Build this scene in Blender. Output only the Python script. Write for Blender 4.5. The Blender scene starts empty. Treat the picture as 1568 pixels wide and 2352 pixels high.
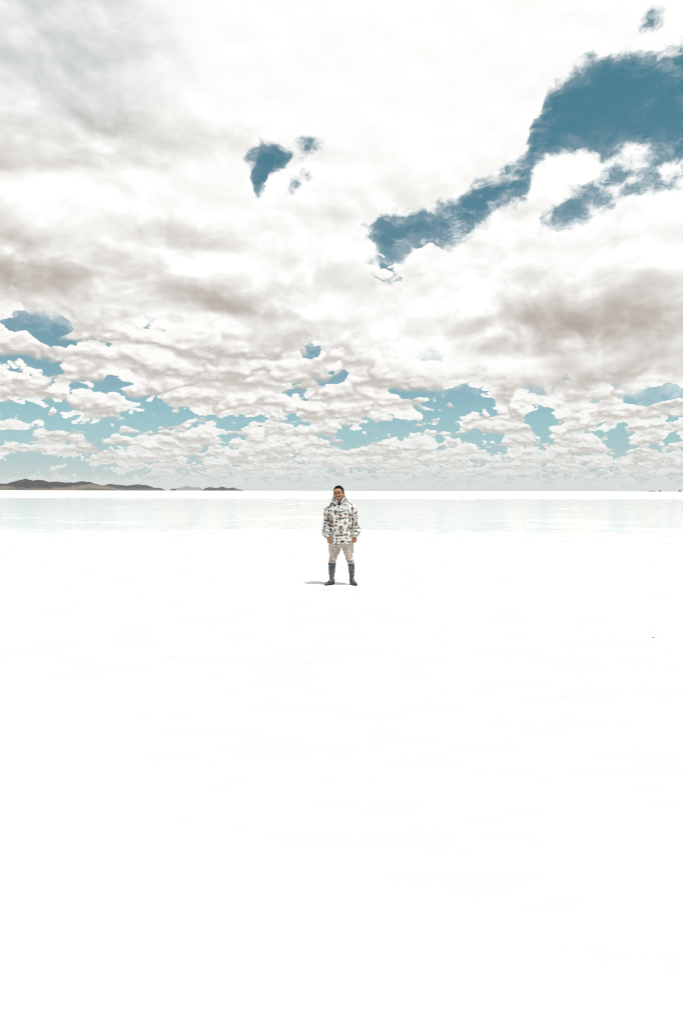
import bpy, bmesh, math, random
import numpy as np
from mathutils import Vector, Matrix, noise as mnoise
rad = math.radians
scene = bpy.context.scene
COL = scene.collection

# ------------------------------------------------------------------ camera
CAM_H = 1.662            # eye height of the photographer, metres
F_PX = 1568.0            # focal length in units of a 1568 x 2352 picture (24 mm on a 36 mm tall frame)
cd = bpy.data.cameras.new("camera")
cam = bpy.data.objects.new("camera", cd)
COL.objects.link(cam)
cd.sensor_fit = 'VERTICAL'
cd.sensor_height = 36.0
cd.lens = 24.0
cd.shift_y = -(1176.0 - 1127.5) / 2352.0
cd.clip_start = 0.05
cd.clip_end = 200000.0
cam.location = (0, 0, CAM_H)
cam.rotation_euler = (rad(90), rad(-0.12), 0)
scene.camera = cam

# ------------------------------------------------------------------ view transform, exposure
scene.view_settings.view_transform = 'Standard'
scene.view_settings.look = 'None'
scene.view_settings.gamma = 1.0
scene.view_settings.exposure = 0.0
scene.view_settings.use_curve_mapping = False
scene.cycles.max_bounces = 6
scene.cycles.filter_width = 1.05
scene.cycles.use_denoising = True
scene.cycles.adaptive_threshold = 0.02

# ------------------------------------------------------------------ sun: high, in front of the man and to the right
SUN_EL, SUN_AZ = 71.0, 120.0           # azimuth clockwise from +Y (the view direction)
sl = bpy.data.lights.new("sun", 'SUN')
sl.energy = 5.0
sl.angle = rad(0.55)
sl.color = (1.0, 0.965, 0.91)
sun = bpy.data.objects.new("sun", sl)
COL.objects.link(sun)
sd = Vector((math.sin(rad(SUN_AZ)) * math.cos(rad(SUN_EL)), math.cos(rad(SUN_AZ)) * math.cos(rad(SUN_EL)), math.sin(rad(SUN_EL))))
sun.rotation_euler = sd.to_track_quat('Z', 'Y').to_euler()
sun.location = (6, -4, 20)

# ------------------------------------------------------------------ node helpers
class NB:
    """small wrapper for building node trees"""
    def __init__(s, nt):
        s.nt = nt
    def n(s, typ, **kw):
        nd = s.nt.nodes.new(typ)
        for k, v in kw.items():
            setattr(nd, k, v)
        return nd
    def put(s, sock, v):
        if isinstance(v, bpy.types.NodeSocket):
            s.nt.links.new(v, sock)
        elif v is not None:
            sock.default_value = v
    def m(s, op, a, b=None, c=None, clamp=False):
        nd = s.n('ShaderNodeMath', operation=op, use_clamp=clamp)
        s.put(nd.inputs[0], a)
        s.put(nd.inputs[1], b)
        s.put(nd.inputs[2], c)
        return nd.outputs[0]
    def vm(s, op, a, b=None):
        nd = s.n('ShaderNodeVectorMath', operation=op)
        s.put(nd.inputs[0], a)
        s.put(nd.inputs[1], b)
        return nd.outputs[0]
    def xyz(s, x, y, z):
        nd = s.n('ShaderNodeCombineXYZ')
        s.put(nd.inputs[0], x); s.put(nd.inputs[1], y); s.put(nd.inputs[2], z)
        return nd.outputs[0]
    def sep(s, v):
        nd = s.n('ShaderNodeSeparateXYZ')
        s.put(nd.inputs[0], v)
        return nd.outputs
    def ss(s, v, lo, hi, tlo=0.0, thi=1.0):
        nd = s.n('ShaderNodeMapRange', interpolation_type='SMOOTHSTEP')
        for i, q in enumerate((v, lo, hi, tlo, thi)):
            s.put(nd.inputs[i], q)
        return nd.outputs[0]
    def lin(s, v, lo, hi, tlo=0.0, thi=1.0, clamp=True):
        nd = s.n('ShaderNodeMapRange', interpolation_type='LINEAR', clamp=clamp)
        for i, q in enumerate((v, lo, hi, tlo, thi)):
            s.put(nd.inputs[i], q)
        return nd.outputs[0]
    def mix(s, f, a, b):
        nd = s.n('ShaderNodeMix', data_type='RGBA')
        s.put(nd.inputs[0], f); s.put(nd.inputs[6], a); s.put(nd.inputs[7], b)
        return nd.outputs[2]
    def noise(s, vec, scale=1.0, detail=4.0, rough=0.5, dist=0.0, lac=2.0):
        nd = s.n('ShaderNodeTexNoise', noise_dimensions='3D')
        s.put(nd.inputs['Vector'], vec)
        s.put(nd.inputs['Scale'], scale)
        s.put(nd.inputs['Detail'], detail)
        s.put(nd.inputs['Roughness'], rough)
        s.put(nd.inputs['Lacunarity'], lac)
        s.put(nd.inputs['Distortion'], dist)
        return nd
    def blob(s, vec, cx, cy, rx, ry, ang=0.0):
        """soft elliptical patch, 1 in the middle, 0 at its rim"""
        mp = s.n('ShaderNodeMapping', vector_type='TEXTURE')
        s.put(mp.inputs['Vector'], vec)
        mp.inputs['Location'].default_value = (cx, cy, 0)
        mp.inputs['Rotation'].default_value = (0, 0, ang)
        mp.inputs['Scale'].default_value = (rx, ry, 1)
        g = s.n('ShaderNodeTexGradient', gradient_type='SPHERICAL')
        s.put(g.inputs[0], mp.outputs[0])
        return g.outputs['Fac']
# ------------------------------------------------------------------ sky: Nishita blue behind two kinds of cloud, all by direction
def build_sky():
    w = bpy.data.worlds.new("World")
    scene.world = w
    w.use_nodes = True
    nt = w.node_tree
    nt.nodes.clear()
    b = NB(nt)
    out = b.n('ShaderNodeOutputWorld')
    geo = b.n('ShaderNodeTexCoord')
    x, y, z = b.sep(geo.outputs['Generated'])
    hor = b.m('SQRT', b.m('ADD', b.m('MULTIPLY', x, x), b.m('MULTIPLY', y, y)))
    az = b.m('ARCTAN2', x, y)
    t = b.m('DIVIDE', z, b.m('MAXIMUM', hor, 0.12))
    t = b.m('MAXIMUM', t, 0.0)
    vec = b.xyz(az, t, 0.0)
    def P(px, py):                      # where a cloud stands: bearing and slope above the horizon
        u = (px - 784.0) / F_PX
        v = (1130.0 - py) / F_PX
        return math.atan(u), v / math.sqrt(1 + u * u)
    def blob(px, py, rx, ry, ang=0, v=vec):
        a, s = P(px, py)
        return b.blob(v, a, s, rx / F_PX, ry / F_PX, rad(ang))
    def vmax(lst):
        r = lst[0]
        for q in lst[1:]:
            r = b.m('MAXIMUM', r, q)
        return r
    def vsum(lst):
        r = lst[0]
        for q in lst[1:]:
            r = b.m('ADD', r, q)
        return r
    # ---- clear sky
    sky = b.n('ShaderNodeTexSky', sky_type='NISHITA', sun_disc=False)
    sky.sun_elevation = rad(SUN_EL)
    sky.sun_rotation = rad(SUN_AZ)
    sky.altitude = 3600.0
    sky.air_density = 1.0
    sky.dust_density = 0.6
    sky.ozone_density = 1.6
    tint = b.mix(b.ss(t, 0.12, 0.68), b.mix(b.ss(t, 0.0, 0.12), TINT_HZ, TINT_LO), TINT_HI)
    mx = b.n('ShaderNodeMix', data_type='RGBA', blend_type='MULTIPLY')
    mx.inputs[0].default_value = 1.0
    b.put(mx.inputs[6], sky.outputs[0]); b.put(mx.inputs[7], tint)
    bg = b.n('ShaderNodeBackground')
    b.put(bg.inputs[0], mx.outputs[2]); bg.inputs[1].default_value = 0.12
    shader = bg.outputs[0]
    # ---- gaps in the low cloud rows
    warp = b.noise(vec, 9.0, 4.0, 0.55)
    wv = b.vm('MULTIPLY', b.vm('SUBTRACT', warp.outputs['Color'], (0.5, 0.5, 0.5)), (0.10, 0.045, 0.0))
    vw = b.vm('ADD', vec, wv)
    gaps = vmax([blob(*q, v=vw) for q in GAPS])
    fills = vmax([blob(*q, v=vw) for q in FILLS])
    gaps = b.m('SUBTRACT', gaps, b.m('MULTIPLY', fills, 0.22))
    # ---- rows of flat-bottomed cumulus
    g = bpy.data.node_groups.new("cloud_row", 'ShaderNodeTree')
    for nm, ty in (('Vec', 'NodeSocketVector'), ('Base', 'NodeSocketFloat'), ('H', 'NodeSocketFloat'),
                   ('Seed', 'NodeSocketFloat'), ('Bias', 'NodeSocketFloat'), ('Gap', 'NodeSocketFloat'), ('Haze', 'NodeSocketFloat')):
        g.interface.new_socket(nm, in_out='INPUT', socket_type=ty)
    g.interface.new_socket('Alpha', in_out='OUTPUT', socket_type='NodeSocketFloat')
    g.interface.new_socket('Color', in_out='OUTPUT', socket_type='NodeSocketColor')
    gb = NB(g)
    gi = gb.n('NodeGroupInput'); go = gb.n('NodeGroupOutput')
    V, Base, H, Seed, Bias, Gap, Haze = [gi.outputs[i] for i in range(7)]
    ga, gt, _ = gb.sep(V)
    pa = gb.m('DIVIDE', ga, H)
    pt = gb.m('DIVIDE', gt, H)
    # the row's base line wanders a little
    bw = gb.noise(gb.xyz(gb.m('MULTIPLY', pa, 0.35), Seed, 0.0), 1.0, 2.0, 0.5)
    base2 = gb.m('ADD', Base, gb.m('MULTIPLY', gb.m('SUBTRACT', bw.outputs[0], 0.5), gb.m('MULTIPLY', H, 0.4)))
    s_ = gb.m('DIVIDE', gb.m('SUBTRACT', gt, base2), H)
    # every cloud of the row has its own base height and size
    c1 = gb.noise(gb.xyz(gb.m('MULTIPLY', pa, 0.33), gb.m('MULTIPLY', Seed, 3.1), gb.m('MULTIPLY', pt, 0.42)), 1.0, 2.5, 0.5)
    cr, cg2, cb2 = gb.sep(c1.outputs['Color'])
    q_ = gb.m('MULTIPLY', cr, 4.6)
    fr = gb.m('FRACT', q_)
    st = gb.m('ADD', gb.m('FLOOR', q_), gb.ss(fr, 0.32, 0.68))
    s_ = gb.m('ADD', s_, gb.m('MULTIPLY', gb.m('SUBTRACT', st, 2.0), 0.5))
    notch = gb.ss(gb.m('ABSOLUTE', gb.m('SUBTRACT', fr, 0.5)), 0.0, 0.24, 1.0, 0.0)
    def puff(da, dt, det):
        v = gb.xyz(gb.m('ADD', gb.m('MULTIPLY', pa, 0.72), da), gb.m('ADD', gb.m('MULTIPLY', pt, 1.35), dt), Seed)
        nn = gb.noise(v, 1.0, det, 0.585)
        wv_ = gb.vm('MULTIPLY', gb.vm('SUBTRACT', nn.outputs['Color'], (0.5, 0.5, 0.5)), (0.6, 0.6, 0.6))
        vo = gb.n('ShaderNodeTexVoronoi', voronoi_dimensions='2D', feature='F1')
        gb.put(vo.inputs['Vector'], gb.vm('ADD', gb.vm('ADD', v, gb.xyz(gb.m('MULTIPLY', Seed, 5.7), 0.0, 0.0)), wv_))
        vo.inputs['Scale'].default_value = 1.5
        vo.inputs['Detail'].default_value = 2.0
        vo.inputs['Roughness'].default_value = 0.5
        return gb.m('ADD', gb.m('MULTIPLY', gb.m('SUBTRACT', nn.outputs[0], 0.5), 1.3), gb.m('MULTIPLY', gb.m('SUBTRACT', 0.5, vo.outputs['Distance']), 0.75))
    q1 = puff(0.0, 0.0, 8.0)
    q2 = puff(0.07, 0.20, 4.0)
    d = gb.m('ADD', q1, Bias)
    d = gb.m('ADD', d, gb.m('MULTIPLY', gb.m('SUBTRACT', cg2, 0.52), 6.5))
    d = gb.m('SUBTRACT', d, gb.m('MULTIPLY', s_, 0.60))
    d = gb.m('SUBTRACT', d, gb.m('MULTIPLY', notch, 0.30))
    d = gb.m('SUBTRACT', d, gb.m('MULTIPLY', Gap, 2.2))
    edge = gb.ss(gb.m('ADD', s_, gb.m('MULTIPLY', q1, 0.28)), -0.08, 0.22)
    al = gb.m('MULTIPLY', gb.ss(d, 0.0, 0.13), edge)
    rel = gb.m('SUBTRACT', q1, q2)
    lit = gb.ss(gb.m('ADD', s_, gb.m('MULTIPLY', q1, 0.4)), -0.02, 0.62, 0.0, 0.88)
    lit = gb.m('ADD', lit, gb.m('MULTIPLY', rel, 1.15))
    lit = gb.m('ADD', lit, gb.m('MULTIPLY', gb.m('SUBTRACT', 0.7, d), 0.28), clamp=True)
    c = gb.mix(lit, CL_BASE, CL_TOP)
    c = gb.mix(Haze, c, CL_HAZE)
    gb.put(go.inputs[0], al); gb.put(go.inputs[1], c)
    col = None; alpha = None
    for (py, hp, seed, bias, haze, gapk) in ROWS:
        nd = b.n('ShaderNodeGroup'); nd.node_tree = g
        b.put(nd.inputs[0], vec)
        nd.inputs[1].default_value = (1130.0 - py) / F_PX
        nd.inputs[2].default_value = hp / F_PX
        nd.inputs[3].default_value = seed
        nd.inputs[4].default_value = bias
        b.put(nd.inputs[5], b.m('MULTIPLY', gaps, gapk))
        nd.inputs[6].default_value = haze
        cb = b.n('ShaderNodeBackground')
        b.put(cb.inputs[0], nd.outputs[1])
        ms = b.n('ShaderNodeMixShader')
        b.put(ms.inputs[0], b.m('MULTIPLY', nd.outputs[0], 1.0 - 0.35 * haze))
        b.put(ms.inputs[1], shader); b.put(ms.inputs[2], cb.outputs[0])
        shader = ms.outputs[0]
    # ---- the great deck overhead
    w1 = b.noise(vec, 3.2, 5.0, 0.6)
    w2 = b.noise(vec, 15.0, 6.0, 0.62)
    wv = b.vm('MULTIPLY', b.vm('SUBTRACT', w1.outputs['Color'], (0.5, 0.5, 0.5)), (0.07, 0.06, 0.0))
    wv2 = b.vm('MULTIPLY', b.vm('SUBTRACT', w2.outputs['Color'], (0.5, 0.5, 0.5)), (0.050, 0.045, 0.0))
    dv = b.vm('ADD', vec, b.vm('ADD', wv, wv2))
    dv_soft = b.vm('ADD', vec, wv)
    dv_edge = b.vm('ADD', vec, wv2)
    eaz, et, _ = b.sep(dv_edge)
    lo, hi = -0.6, 0.6
    ein = b.lin(eaz, lo, hi)
    def curve(pts, src):
        fc = b.n('ShaderNodeFloatCurve')
        cv = fc.mapping.curves[0]
        le = [P(*q) for q in pts]
        pp = [((a - lo) / (hi - lo), s) for a, s in le]
        cv.points[0].location = (0.0, pp[0][1]); cv.points[1].location = (1.0, pp[-1][1])
        for p in pp:
            cv.points.new(*p)
        for p in cv.points:
            p.handle_type = 'VECTOR'
        fc.mapping.update()
        b.put(fc.inputs['Value'], src)
        return fc.outputs[0]
    hl = []
    for up, low, reach in SLOTS:
        inside = b.m('MINIMUM', b.m('SUBTRACT', curve(up, ein), et), b.m('SUBTRACT', et, curve(low, ein)))
        ends = b.m('MINIMUM', b.m('SUBTRACT', eaz, P(*up[0])[0]), b.m('SUBTRACT', P(*up[-1])[0] if up[-1][0] < 1560 else 2.2, eaz))
        inside = b.m('MINIMUM', inside, ends)
        hl.append(b.m('MULTIPLY', inside, F_PX / reach))
    slots = vmax(hl)
    slots = b.m('MINIMUM', slots, 2.2)
    bl = []
    for px, py, rx, ry, an in HOLES:
        a, s = P(px, py)
        mp = b.n('ShaderNodeMapping', vector_type='TEXTURE')
        b.put(mp.inputs['Vector'], dv_edge)
        mp.inputs['Location'].default_value = (a, s, 0)
        mp.inputs['Rotation'].default_value = (0, 0, rad(an))
        mp.inputs['Scale'].default_value = (rx / F_PX, ry / F_PX, 1)
        ln = b.n('ShaderNodeVectorMath', operation='LENGTH')
        b.put(ln.inputs[0], mp.outputs[0])
        bl.append(b.m('MULTIPLY', b.m('SUBTRACT', 1.0, ln.outputs['Value']), min(ry, 26) / 22.0))
    holes = b.m('MAXIMUM', slots, vmax(bl))
    fine = b.noise(b.vm('MULTIPLY', dv_edge, (1.0, 1.15, 1.0)), 24.0, 9.0, 0.66)
    fs = b.m('SUBTRACT', fine.outputs[0], 0.5)
    dec = curve(DECK_EDGE, b.lin(az, lo, hi))
    above = b.m('SUBTRACT', t, dec)
    dens = b.m('SUBTRACT', b.m('MULTIPLY', fs, 5.4), b.m('MULTIPLY', holes, 1.0))
    dens = b.m('ADD', dens, 0.2)
    dens = b.m('MINIMUM', dens, b.m('ADD', b.m('MULTIPLY', above, 22.0), b.m('MULTIPLY', fs, 2.6)))
    al = b.ss(dens, -0.55, 0.85)
    # thin torn veils drifting over the gaps
    vn = b.noise(b.vm('MULTIPLY', dv_edge, (1.0, 1.6, 1.0)), 26.0, 7.0, 0.68)
    vm_ = b.noise(dv_soft, 7.0, 3.0, 0.5)
    veil = b.m('MULTIPLY', b.ss(vn.outputs[0], 0.46, 0.70), b.ss(vm_.outputs[0], 0.38, 0.60, 0.05, 0.8))
    veil = b.m('MULTIPLY', veil, b.ss(dens, -2.6, -0.2, 0.22, 1.0))
    veil = b.m('ADD', veil, b.m('MULTIPLY', b.ss(dens, -1.6, 0.0), 0.12))
    al = b.m('MAXIMUM', al, b.m('MULTIPLY', veil, b.ss(above, -0.01, 0.03)))
    # shading
    def billow(v):
        nn = b.noise(v, 5.5, 7.0, 0.55)
        wv_ = b.vm('MULTIPLY', b.vm('SUBTRACT', nn.outputs['Color'], (0.5, 0.5, 0.5)), (0.10, 0.10, 0.0))
        vo = b.n('ShaderNodeTexVoronoi', voronoi_dimensions='2D', feature='F1')
        b.put(vo.inputs['Vector'], b.vm('MULTIPLY', b.vm('ADD', v, wv_), (1.0, 1.5, 1.0)))
        vo.inputs['Scale'].default_value = 8.0
        vo.inputs['Detail'].default_value = 3.0
        vo.inputs['Roughness'].default_value = 0.55
        return nn.outputs[0], b.m('SUBTRACT', 0.5, vo.outputs['Distance'])
    n1_, v1_ = billow(dv_soft)
    n2_, v2_ = billow(b.vm('ADD', dv_soft, (0.010, 0.024, 0.0)))
    relief = b.m('ADD', b.m('SUBTRACT', n1_, n2_), b.m("MULTIPLY", b.m("SUBTRACT", v1_, v2_), 0.50))
    def shade(px, py, rx, ry, an, k, cut=True):
        a, s = P(px, py)
        mp = b.n('ShaderNodeMapping', vector_type='TEXTURE')
        b.put(mp.inputs['Vector'], dv_soft)
        mp.inputs['Location'].default_value = (a, s, 0)
        mp.inputs['Rotation'].default_value = (0, 0, rad(an))
        mp.inputs['Scale'].default_value = (rx / F_PX, ry / F_PX, 1)
        gr = b.n('ShaderNodeTexGradient', gradient_type='SPHERICAL')
        b.put(gr.inputs[0], mp.outputs[0])
        r = b.ss(gr.outputs['Fac'], 0.0, 0.75, 0.0, 0.86)
        if cut:                          # flat dark base, soft upwards
            r = b.m('MULTIPLY', r, b.ss(b.sep(mp.outputs[0])[1], -0.42, -0.12))
        return b.m('MULTIPLY', r, k)
    sh = [shade(*q) for q in SHADES]
    dark = vsum(sh)
    puffs = b.m('ADD', b.m('MULTIPLY', b.m('SUBTRACT', n1_, 0.5), 1.1), b.m('MULTIPLY', relief, -2.0))
    amt = b.m('MULTIPLY', dark, b.m("ADD", 1.0, b.m("MULTIPLY", puffs, 0.95)))
    amt = b.m('ADD', amt, b.m('MULTIPLY', puffs, b.ss(t, 0.25, 0.60, 0.36, 0.07)))
    amt = b.m('MAXIMUM', b.m('ADD', amt, 0.03), 0.0)
    amt = b.m('SUBTRACT', 1.0, b.m('EXPONENT', b.m('MULTIPLY', amt, -1.0)))
    cool = b.ss(blob(60, 60, 520, 330), 0.0, 0.7)
    cdark = b.mix(cool, DECK_DARK, DECK_COOL)
    c = b.mix(amt, DECK_WHITE, cdark)
    # the thin fringe of the cloud lets the blue through and is a little greyer
    cb = b.n('ShaderNodeBackground')
    b.put(cb.inputs[0], c)
    ms = b.n('ShaderNodeMixShader')
    b.put(ms.inputs[0], al); b.put(ms.inputs[1], shader); b.put(ms.inputs[2], cb.outputs[0])
    b.put(out.inputs['Surface'], ms.outputs[0])
    w.cycles.sampling_method = 'MANUAL'
    w.cycles.sample_map_resolution = 512

TINT_HZ = (0.60, 0.59, 0.585, 1); TINT_LO = (0.88, 1.04, 0.76, 1); TINT_HI = (0.54, 1.20, 0.85, 1)
CL_BASE = (0.58, 0.54, 0.50, 1); CL_TOP = (1.0, 0.985, 0.96, 1); CL_HAZE = (0.63, 0.655, 0.63, 1)
DECK_WHITE = (1.02, 1.02, 1.005, 1); DECK_DARK = (0.28, 0.205, 0.145, 1); DECK_COOL = (0.26, 0.31, 0.295, 1)
# (x, y, half width, half height, turn) of every patch, in units of the 1568 px wide picture, turned into bearings above
HOLES = [(698, 347, 28, 20, 0), (682, 430, 20, 12, 30), (880, 622, 30, 26, 0), (905, 650, 40, 14, 15), (1325, 478, 52, 28, 35), (1310, 505, 24, 18, 0), (1410, 415, 80, 20, 25), (1450, 432, 60, 16, 20),
         (1560, 408, 44, 14, 8), (1508, 42, 22, 18, 0), (1185, 410, 30, 20, 0)]
SLOTS = [([(852, 540), (880, 502), (920, 488), (980, 490), (1010, 470), (1060, 460), (1090, 420), (1140, 394), (1180, 385), (1212, 350), (1228, 280), (1245, 215), (1275, 190), (1310, 172), (1370, 150), (1430, 118), (1480, 122), (1530, 108), (1568, 95)],
          [(852, 545), (868, 590), (890, 612), (905, 602), (950, 575), (1000, 557), (1060, 557), (1090, 525), (1130, 492), (1180, 472), (1205, 445), (1222, 400), (1250, 385), (1290, 355), (1340, 350), (1400, 362), (1440, 348), (1490, 362), (1520, 376), (1568, 372)], 26.0),
         ([(556, 372), (575, 345), (600, 334), (640, 338), (666, 350)], [(556, 376), (578, 395), (584, 430), (596, 452), (608, 430), (613, 402), (640, 386), (666, 356)], 16.0)]
FILLS = [(560, 880, 460, 130, 0), (50, 900, 170, 60, 0), (330, 820, 300, 60, 0), (1130, 970, 130, 45, 0), (1290, 1000, 130, 50, 0), (860, 1010, 80, 36, 0), (945, 1010, 90, 40, 0), (300, 1012, 200, 36, 0), (1400, 960, 200, 50, 0), (930, 935, 110, 26, 0), (720, 1050, 900, 50, 0), (600, 1000, 180, 50, 0), (720, 832, 30, 22, 0)]
GAPS = [(90, 752, 130, 40, 0), (278, 885, 60, 55, 0), (60, 945, 100, 45, 0), (180, 985, 170, 40, 0), (330, 968, 190, 36, 0), (560, 970, 160, 22, 0), (30, 1000, 110, 32, 0), (60, 1075, 280, 32, 0), (230, 1085, 220, 24, 0),
        (715, 808, 60, 45, 0), (765, 855, 80, 42, -8), (1060, 920, 140, 75, -5), (930, 990, 190, 46, 0), (1240, 975, 56, 46, 0),
        (1410, 1008, 85, 42, 0), (1490, 915, 120, 32, 0), (800, 1005, 90, 36, 0), (1540, 1020, 80, 26, 0), (940, 895, 80, 30, 0)]
DECK_EDGE = [(0, 722), (180, 735), (330, 742), (480, 770), (620, 800), (700, 785), (800, 800), (900, 850), (1040, 872), (1150, 880), (1250, 920), (1400, 890), (1568, 890)]
SHADES = [(20, 50, 440, 270, 0, 0.56, False), (90, 360, 360, 130, 10, 0.50), (400, 320, 420, 120, -4, 0.22), (0, 520, 60, 200, 0, 0.1, False),
          (400, 560, 230, 70, 0, 0.30), (300, 680, 460, 110, -6, 0.48), (60, 650, 260, 160, 0, 0.42), (560, 715, 240, 80, 0, 0.42),
          (640, 790, 180, 50, 0, 0.2), (1330, 750, 380, 150, 0, 0.52), (1240, 790, 240, 80, -3, 0.5), (1490, 770, 230, 100, 12, 0.45), (1480, 850, 270, 70, 0, 0.55),
          (1200, 905, 180, 60, 0, 0.45), (860, 480, 260, 100, 0, 0.1), (760, 650, 300, 90, 0, 0.16), (1100, 730, 200, 60, 0, 0.12), (460, 800, 150, 50, 0, 0.35), (230, 790, 220, 50, 0, 0.2),
          (850, 770, 240, 60, 0, 0.12), (1400, 880, 240, 40, 0, 0.3)]
#        base y, height, seed, bias, haze, gap weight
ROWS = [(1128, 4, 1.0, 1.42, 0.92, 0.0), (1125, 4.5, 2.3, 1.32, 0.85, 0.0), (1120, 5.5, 3.7, 1.22, 0.78, 0.17), (1115, 7, 4.1, 1.22, 0.7, 0.42), (1109, 8.5, 5.9, 1.12, 0.6, 0.85), (1102, 10.5, 6.4, 1.12, 0.5, 0.85), (1093, 13, 7.7, 1.22, 0.42, 0.85), (1083, 16, 8.2, 1.22, 0.34, 0.85), (1070, 20, 9.6, 1.22, 0.26, 0.85), (1053, 25, 10.5, 1.22, 0.18, 0.85), (1033, 31, 11.8, 1.32, 0.12, 0.85), (1008, 37, 12.4, 1.32, 0.08, 0.85), (978, 43, 13.3, 1.37, 0.04, 0.85), (943, 49, 14.9, 1.37, 0.0, 0.85), (903, 56, 15.2, 1.42, 0.0, 0.85), (858, 64, 17.2, 1.52, 0.0, 0.85), (810, 70, 19.2, 1.47, 0.0, 0.85), (765, 72, 21.2, 1.52, 0.0, 0.85)]
build_sky()
# ------------------------------------------------------------------ mesh helpers
def link(name, me, mats=(), parent=None, smooth=True):
    o = bpy.data.objects.new(name, me)
    COL.objects.link(o)
    for m in mats:
        me.materials.append(m)
    if parent is not None:
        o.parent = parent
    if smooth:
        me.polygons.foreach_set("use_smooth", [True] * len(me.polygons))
    return o
def from_py(name, verts, faces):
    me = bpy.data.meshes.new(name)
    me.from_pydata([tuple(map(float, v)) for v in verts], [], faces)
    me.update()
    return me
def tag(o, label=None, cat=None, group=None, kind=None):
    for k, v in (('label', label), ('category', cat), ('group', group), ('kind', kind)):
        if v:
            o[k] = v
    return o
def material(name):
    m = bpy.data.materials.new(name)
    m.use_nodes = True
    nt = m.node_tree
    return m, NB(nt), nt.nodes['Principled BSDF']

# ------------------------------------------------------------------ the salt flat: dry crust far off, a film of brine nearer
def ground_material():
    m, b, p = material("salt_crust")
    tc = b.n('ShaderNodeNewGeometry')
    pos = tc.outputs['Position']
    x, y, z = b.sep(pos)
    warp = b.noise(b.vm('MULTIPLY', pos, (0.010, 0.022, 0.0)), 1.0, 5.0, 0.6)
    yy = b.m('ADD', y, b.m('MULTIPLY', b.m('SUBTRACT', warp.outputs[0], 0.5), b.m('MULTIPLY', y, 0.55)))
    film = b.m('MULTIPLY', b.ss(yy, 132.0, 155.0, 1.0, 0.0), b.ss(yy, 5.0, 62.0))
    # crust breaking through the film in long flecks
    fl = b.noise(b.vm('MULTIPLY', pos, (0.55, 0.42, 0.0)), 1.0, 6.0, 0.62)
    fl2 = b.noise(b.vm('MULTIPLY', pos, (0.06, 0.10, 0.0)), 1.0, 4.0, 0.6)
    thr = b.m('ADD', b.lin(y, 30.0, 150.0, 0.70, 0.545), b.m('MULTIPLY', b.m('SUBTRACT', fl2.outputs[0], 0.5), 0.45))
    fleck = b.ss(b.m('SUBTRACT', fl.outputs[0], thr), 0.0, 0.035)
    film = b.m('MULTIPLY', film, b.m('SUBTRACT', 1.0, b.m('MULTIPLY', fleck, 0.85)))
    grain = b.noise(pos, 7.0, 8.0, 0.65)
    patch = b.noise(pos, 0.35, 6.0, 0.6)
    var = b.m('ADD', b.m('MULTIPLY', b.m('SUBTRACT', grain.outputs[0], 0.5), 0.10), b.m('MULTIPLY', b.m('SUBTRACT', patch.outputs[0], 0.5), 0.12))
    # damp streaks in the near crust
    st = b.noise(b.vm('MULTIPLY', pos, (0.7, 3.0, 0.0)), 1.6, 7.0, 0.62)
    st2 = b.noise(b.vm('MULTIPLY', pos, (0.12, 0.20, 0.0)), 1.0, 3.0, 0.5)
    damp = b.m('MULTIPLY', b.ss(st.outputs[0], 0.44, 0.56), b.ss(st2.outputs[0], 0.36, 0.46))
    v = b.m('ADD', b.m('SUBTRACT', 0.66, b.m('MULTIPLY', damp, 0.232)), b.m('MULTIPLY', var, b.m('SUBTRACT', 1.0, b.m('MULTIPLY', damp, 0.85))))
    col = b.mix(v, (0, 0, 0, 1), (0.955, 0.985, 1.0, 1))
    col = b.mix(b.m('MULTIPLY', b.m('POWER', film, 0.6), 0.48), col, (0.42, 0.425, 0.42, 1))
    b.put(p.inputs['Base Color'], col)
    b.put(p.inputs['Roughness'], b.lin(film, 0.04, 0.40, 0.55, 0.13))
    p.inputs['IOR'].default_value = 1.33
    b.put(p.inputs['Specular IOR Level'], b.lin(film, 0.0, 0.6, 0.25, 0.5))
    rip = b.noise(b.vm('MULTIPLY', pos, (1.0, 2.2, 1.0)), 2.2, 5.0, 0.6)
    bp = b.n('ShaderNodeBump')
    bp.inputs['Strength'].default_value = 0.25
    bp.inputs['Distance'].default_value = 0.02
    b.put(bp.inputs['Height'], b.m('ADD', b.m('MULTIPLY', rip.outputs[0], b.m('SUBTRACT', 1.0, film)), b.m('MULTIPLY', grain.outputs[0], 0.5)))
    nm = b.n('ShaderNodeMix', data_type='VECTOR')
    b.put(nm.inputs[0], b.ss(film, 0.0, 0.5))
    b.put(nm.inputs[4], bp.outputs[0]); b.put(nm.inputs[5], tc.outputs['Normal'])
    b.put(p.inputs['Normal'], nm.outputs[1])
    return m

def build_ground():
    radii = [0, 3, 7, 12, 20, 35, 60, 110, 200, 400, 900, 2000, 5000, 12000, 30000, 90000]
    seg = 72
    V = [(0, 0, 0)]; Fc = []
    for r in radii[1:]:
        for k in range(seg):
            a = 2 * math.pi * k / seg
            V.append((r * math.cos(a), 12 * (1 if r < 900 else 0) + r * math.sin(a), 0))
    V[0] = (0, 12, 0)
    for k in range(seg):
        Fc.append((0, 1 + k, 1 + (k + 1) % seg))
    for i in range(len(radii) - 2):
        a0 = 1 + i * seg; a1 = a0 + seg
        for k in range(seg):
            Fc.append((a0 + k, a1 + k, a1 + (k + 1) % seg, a0 + (k + 1) % seg))
    o = link('ground', from_py('ground', V, Fc), [ground_material()], smooth=False)
    tag(o, 'bright white salt flat with a thin film of water far off', 'salt flat', kind='structure')

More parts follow.
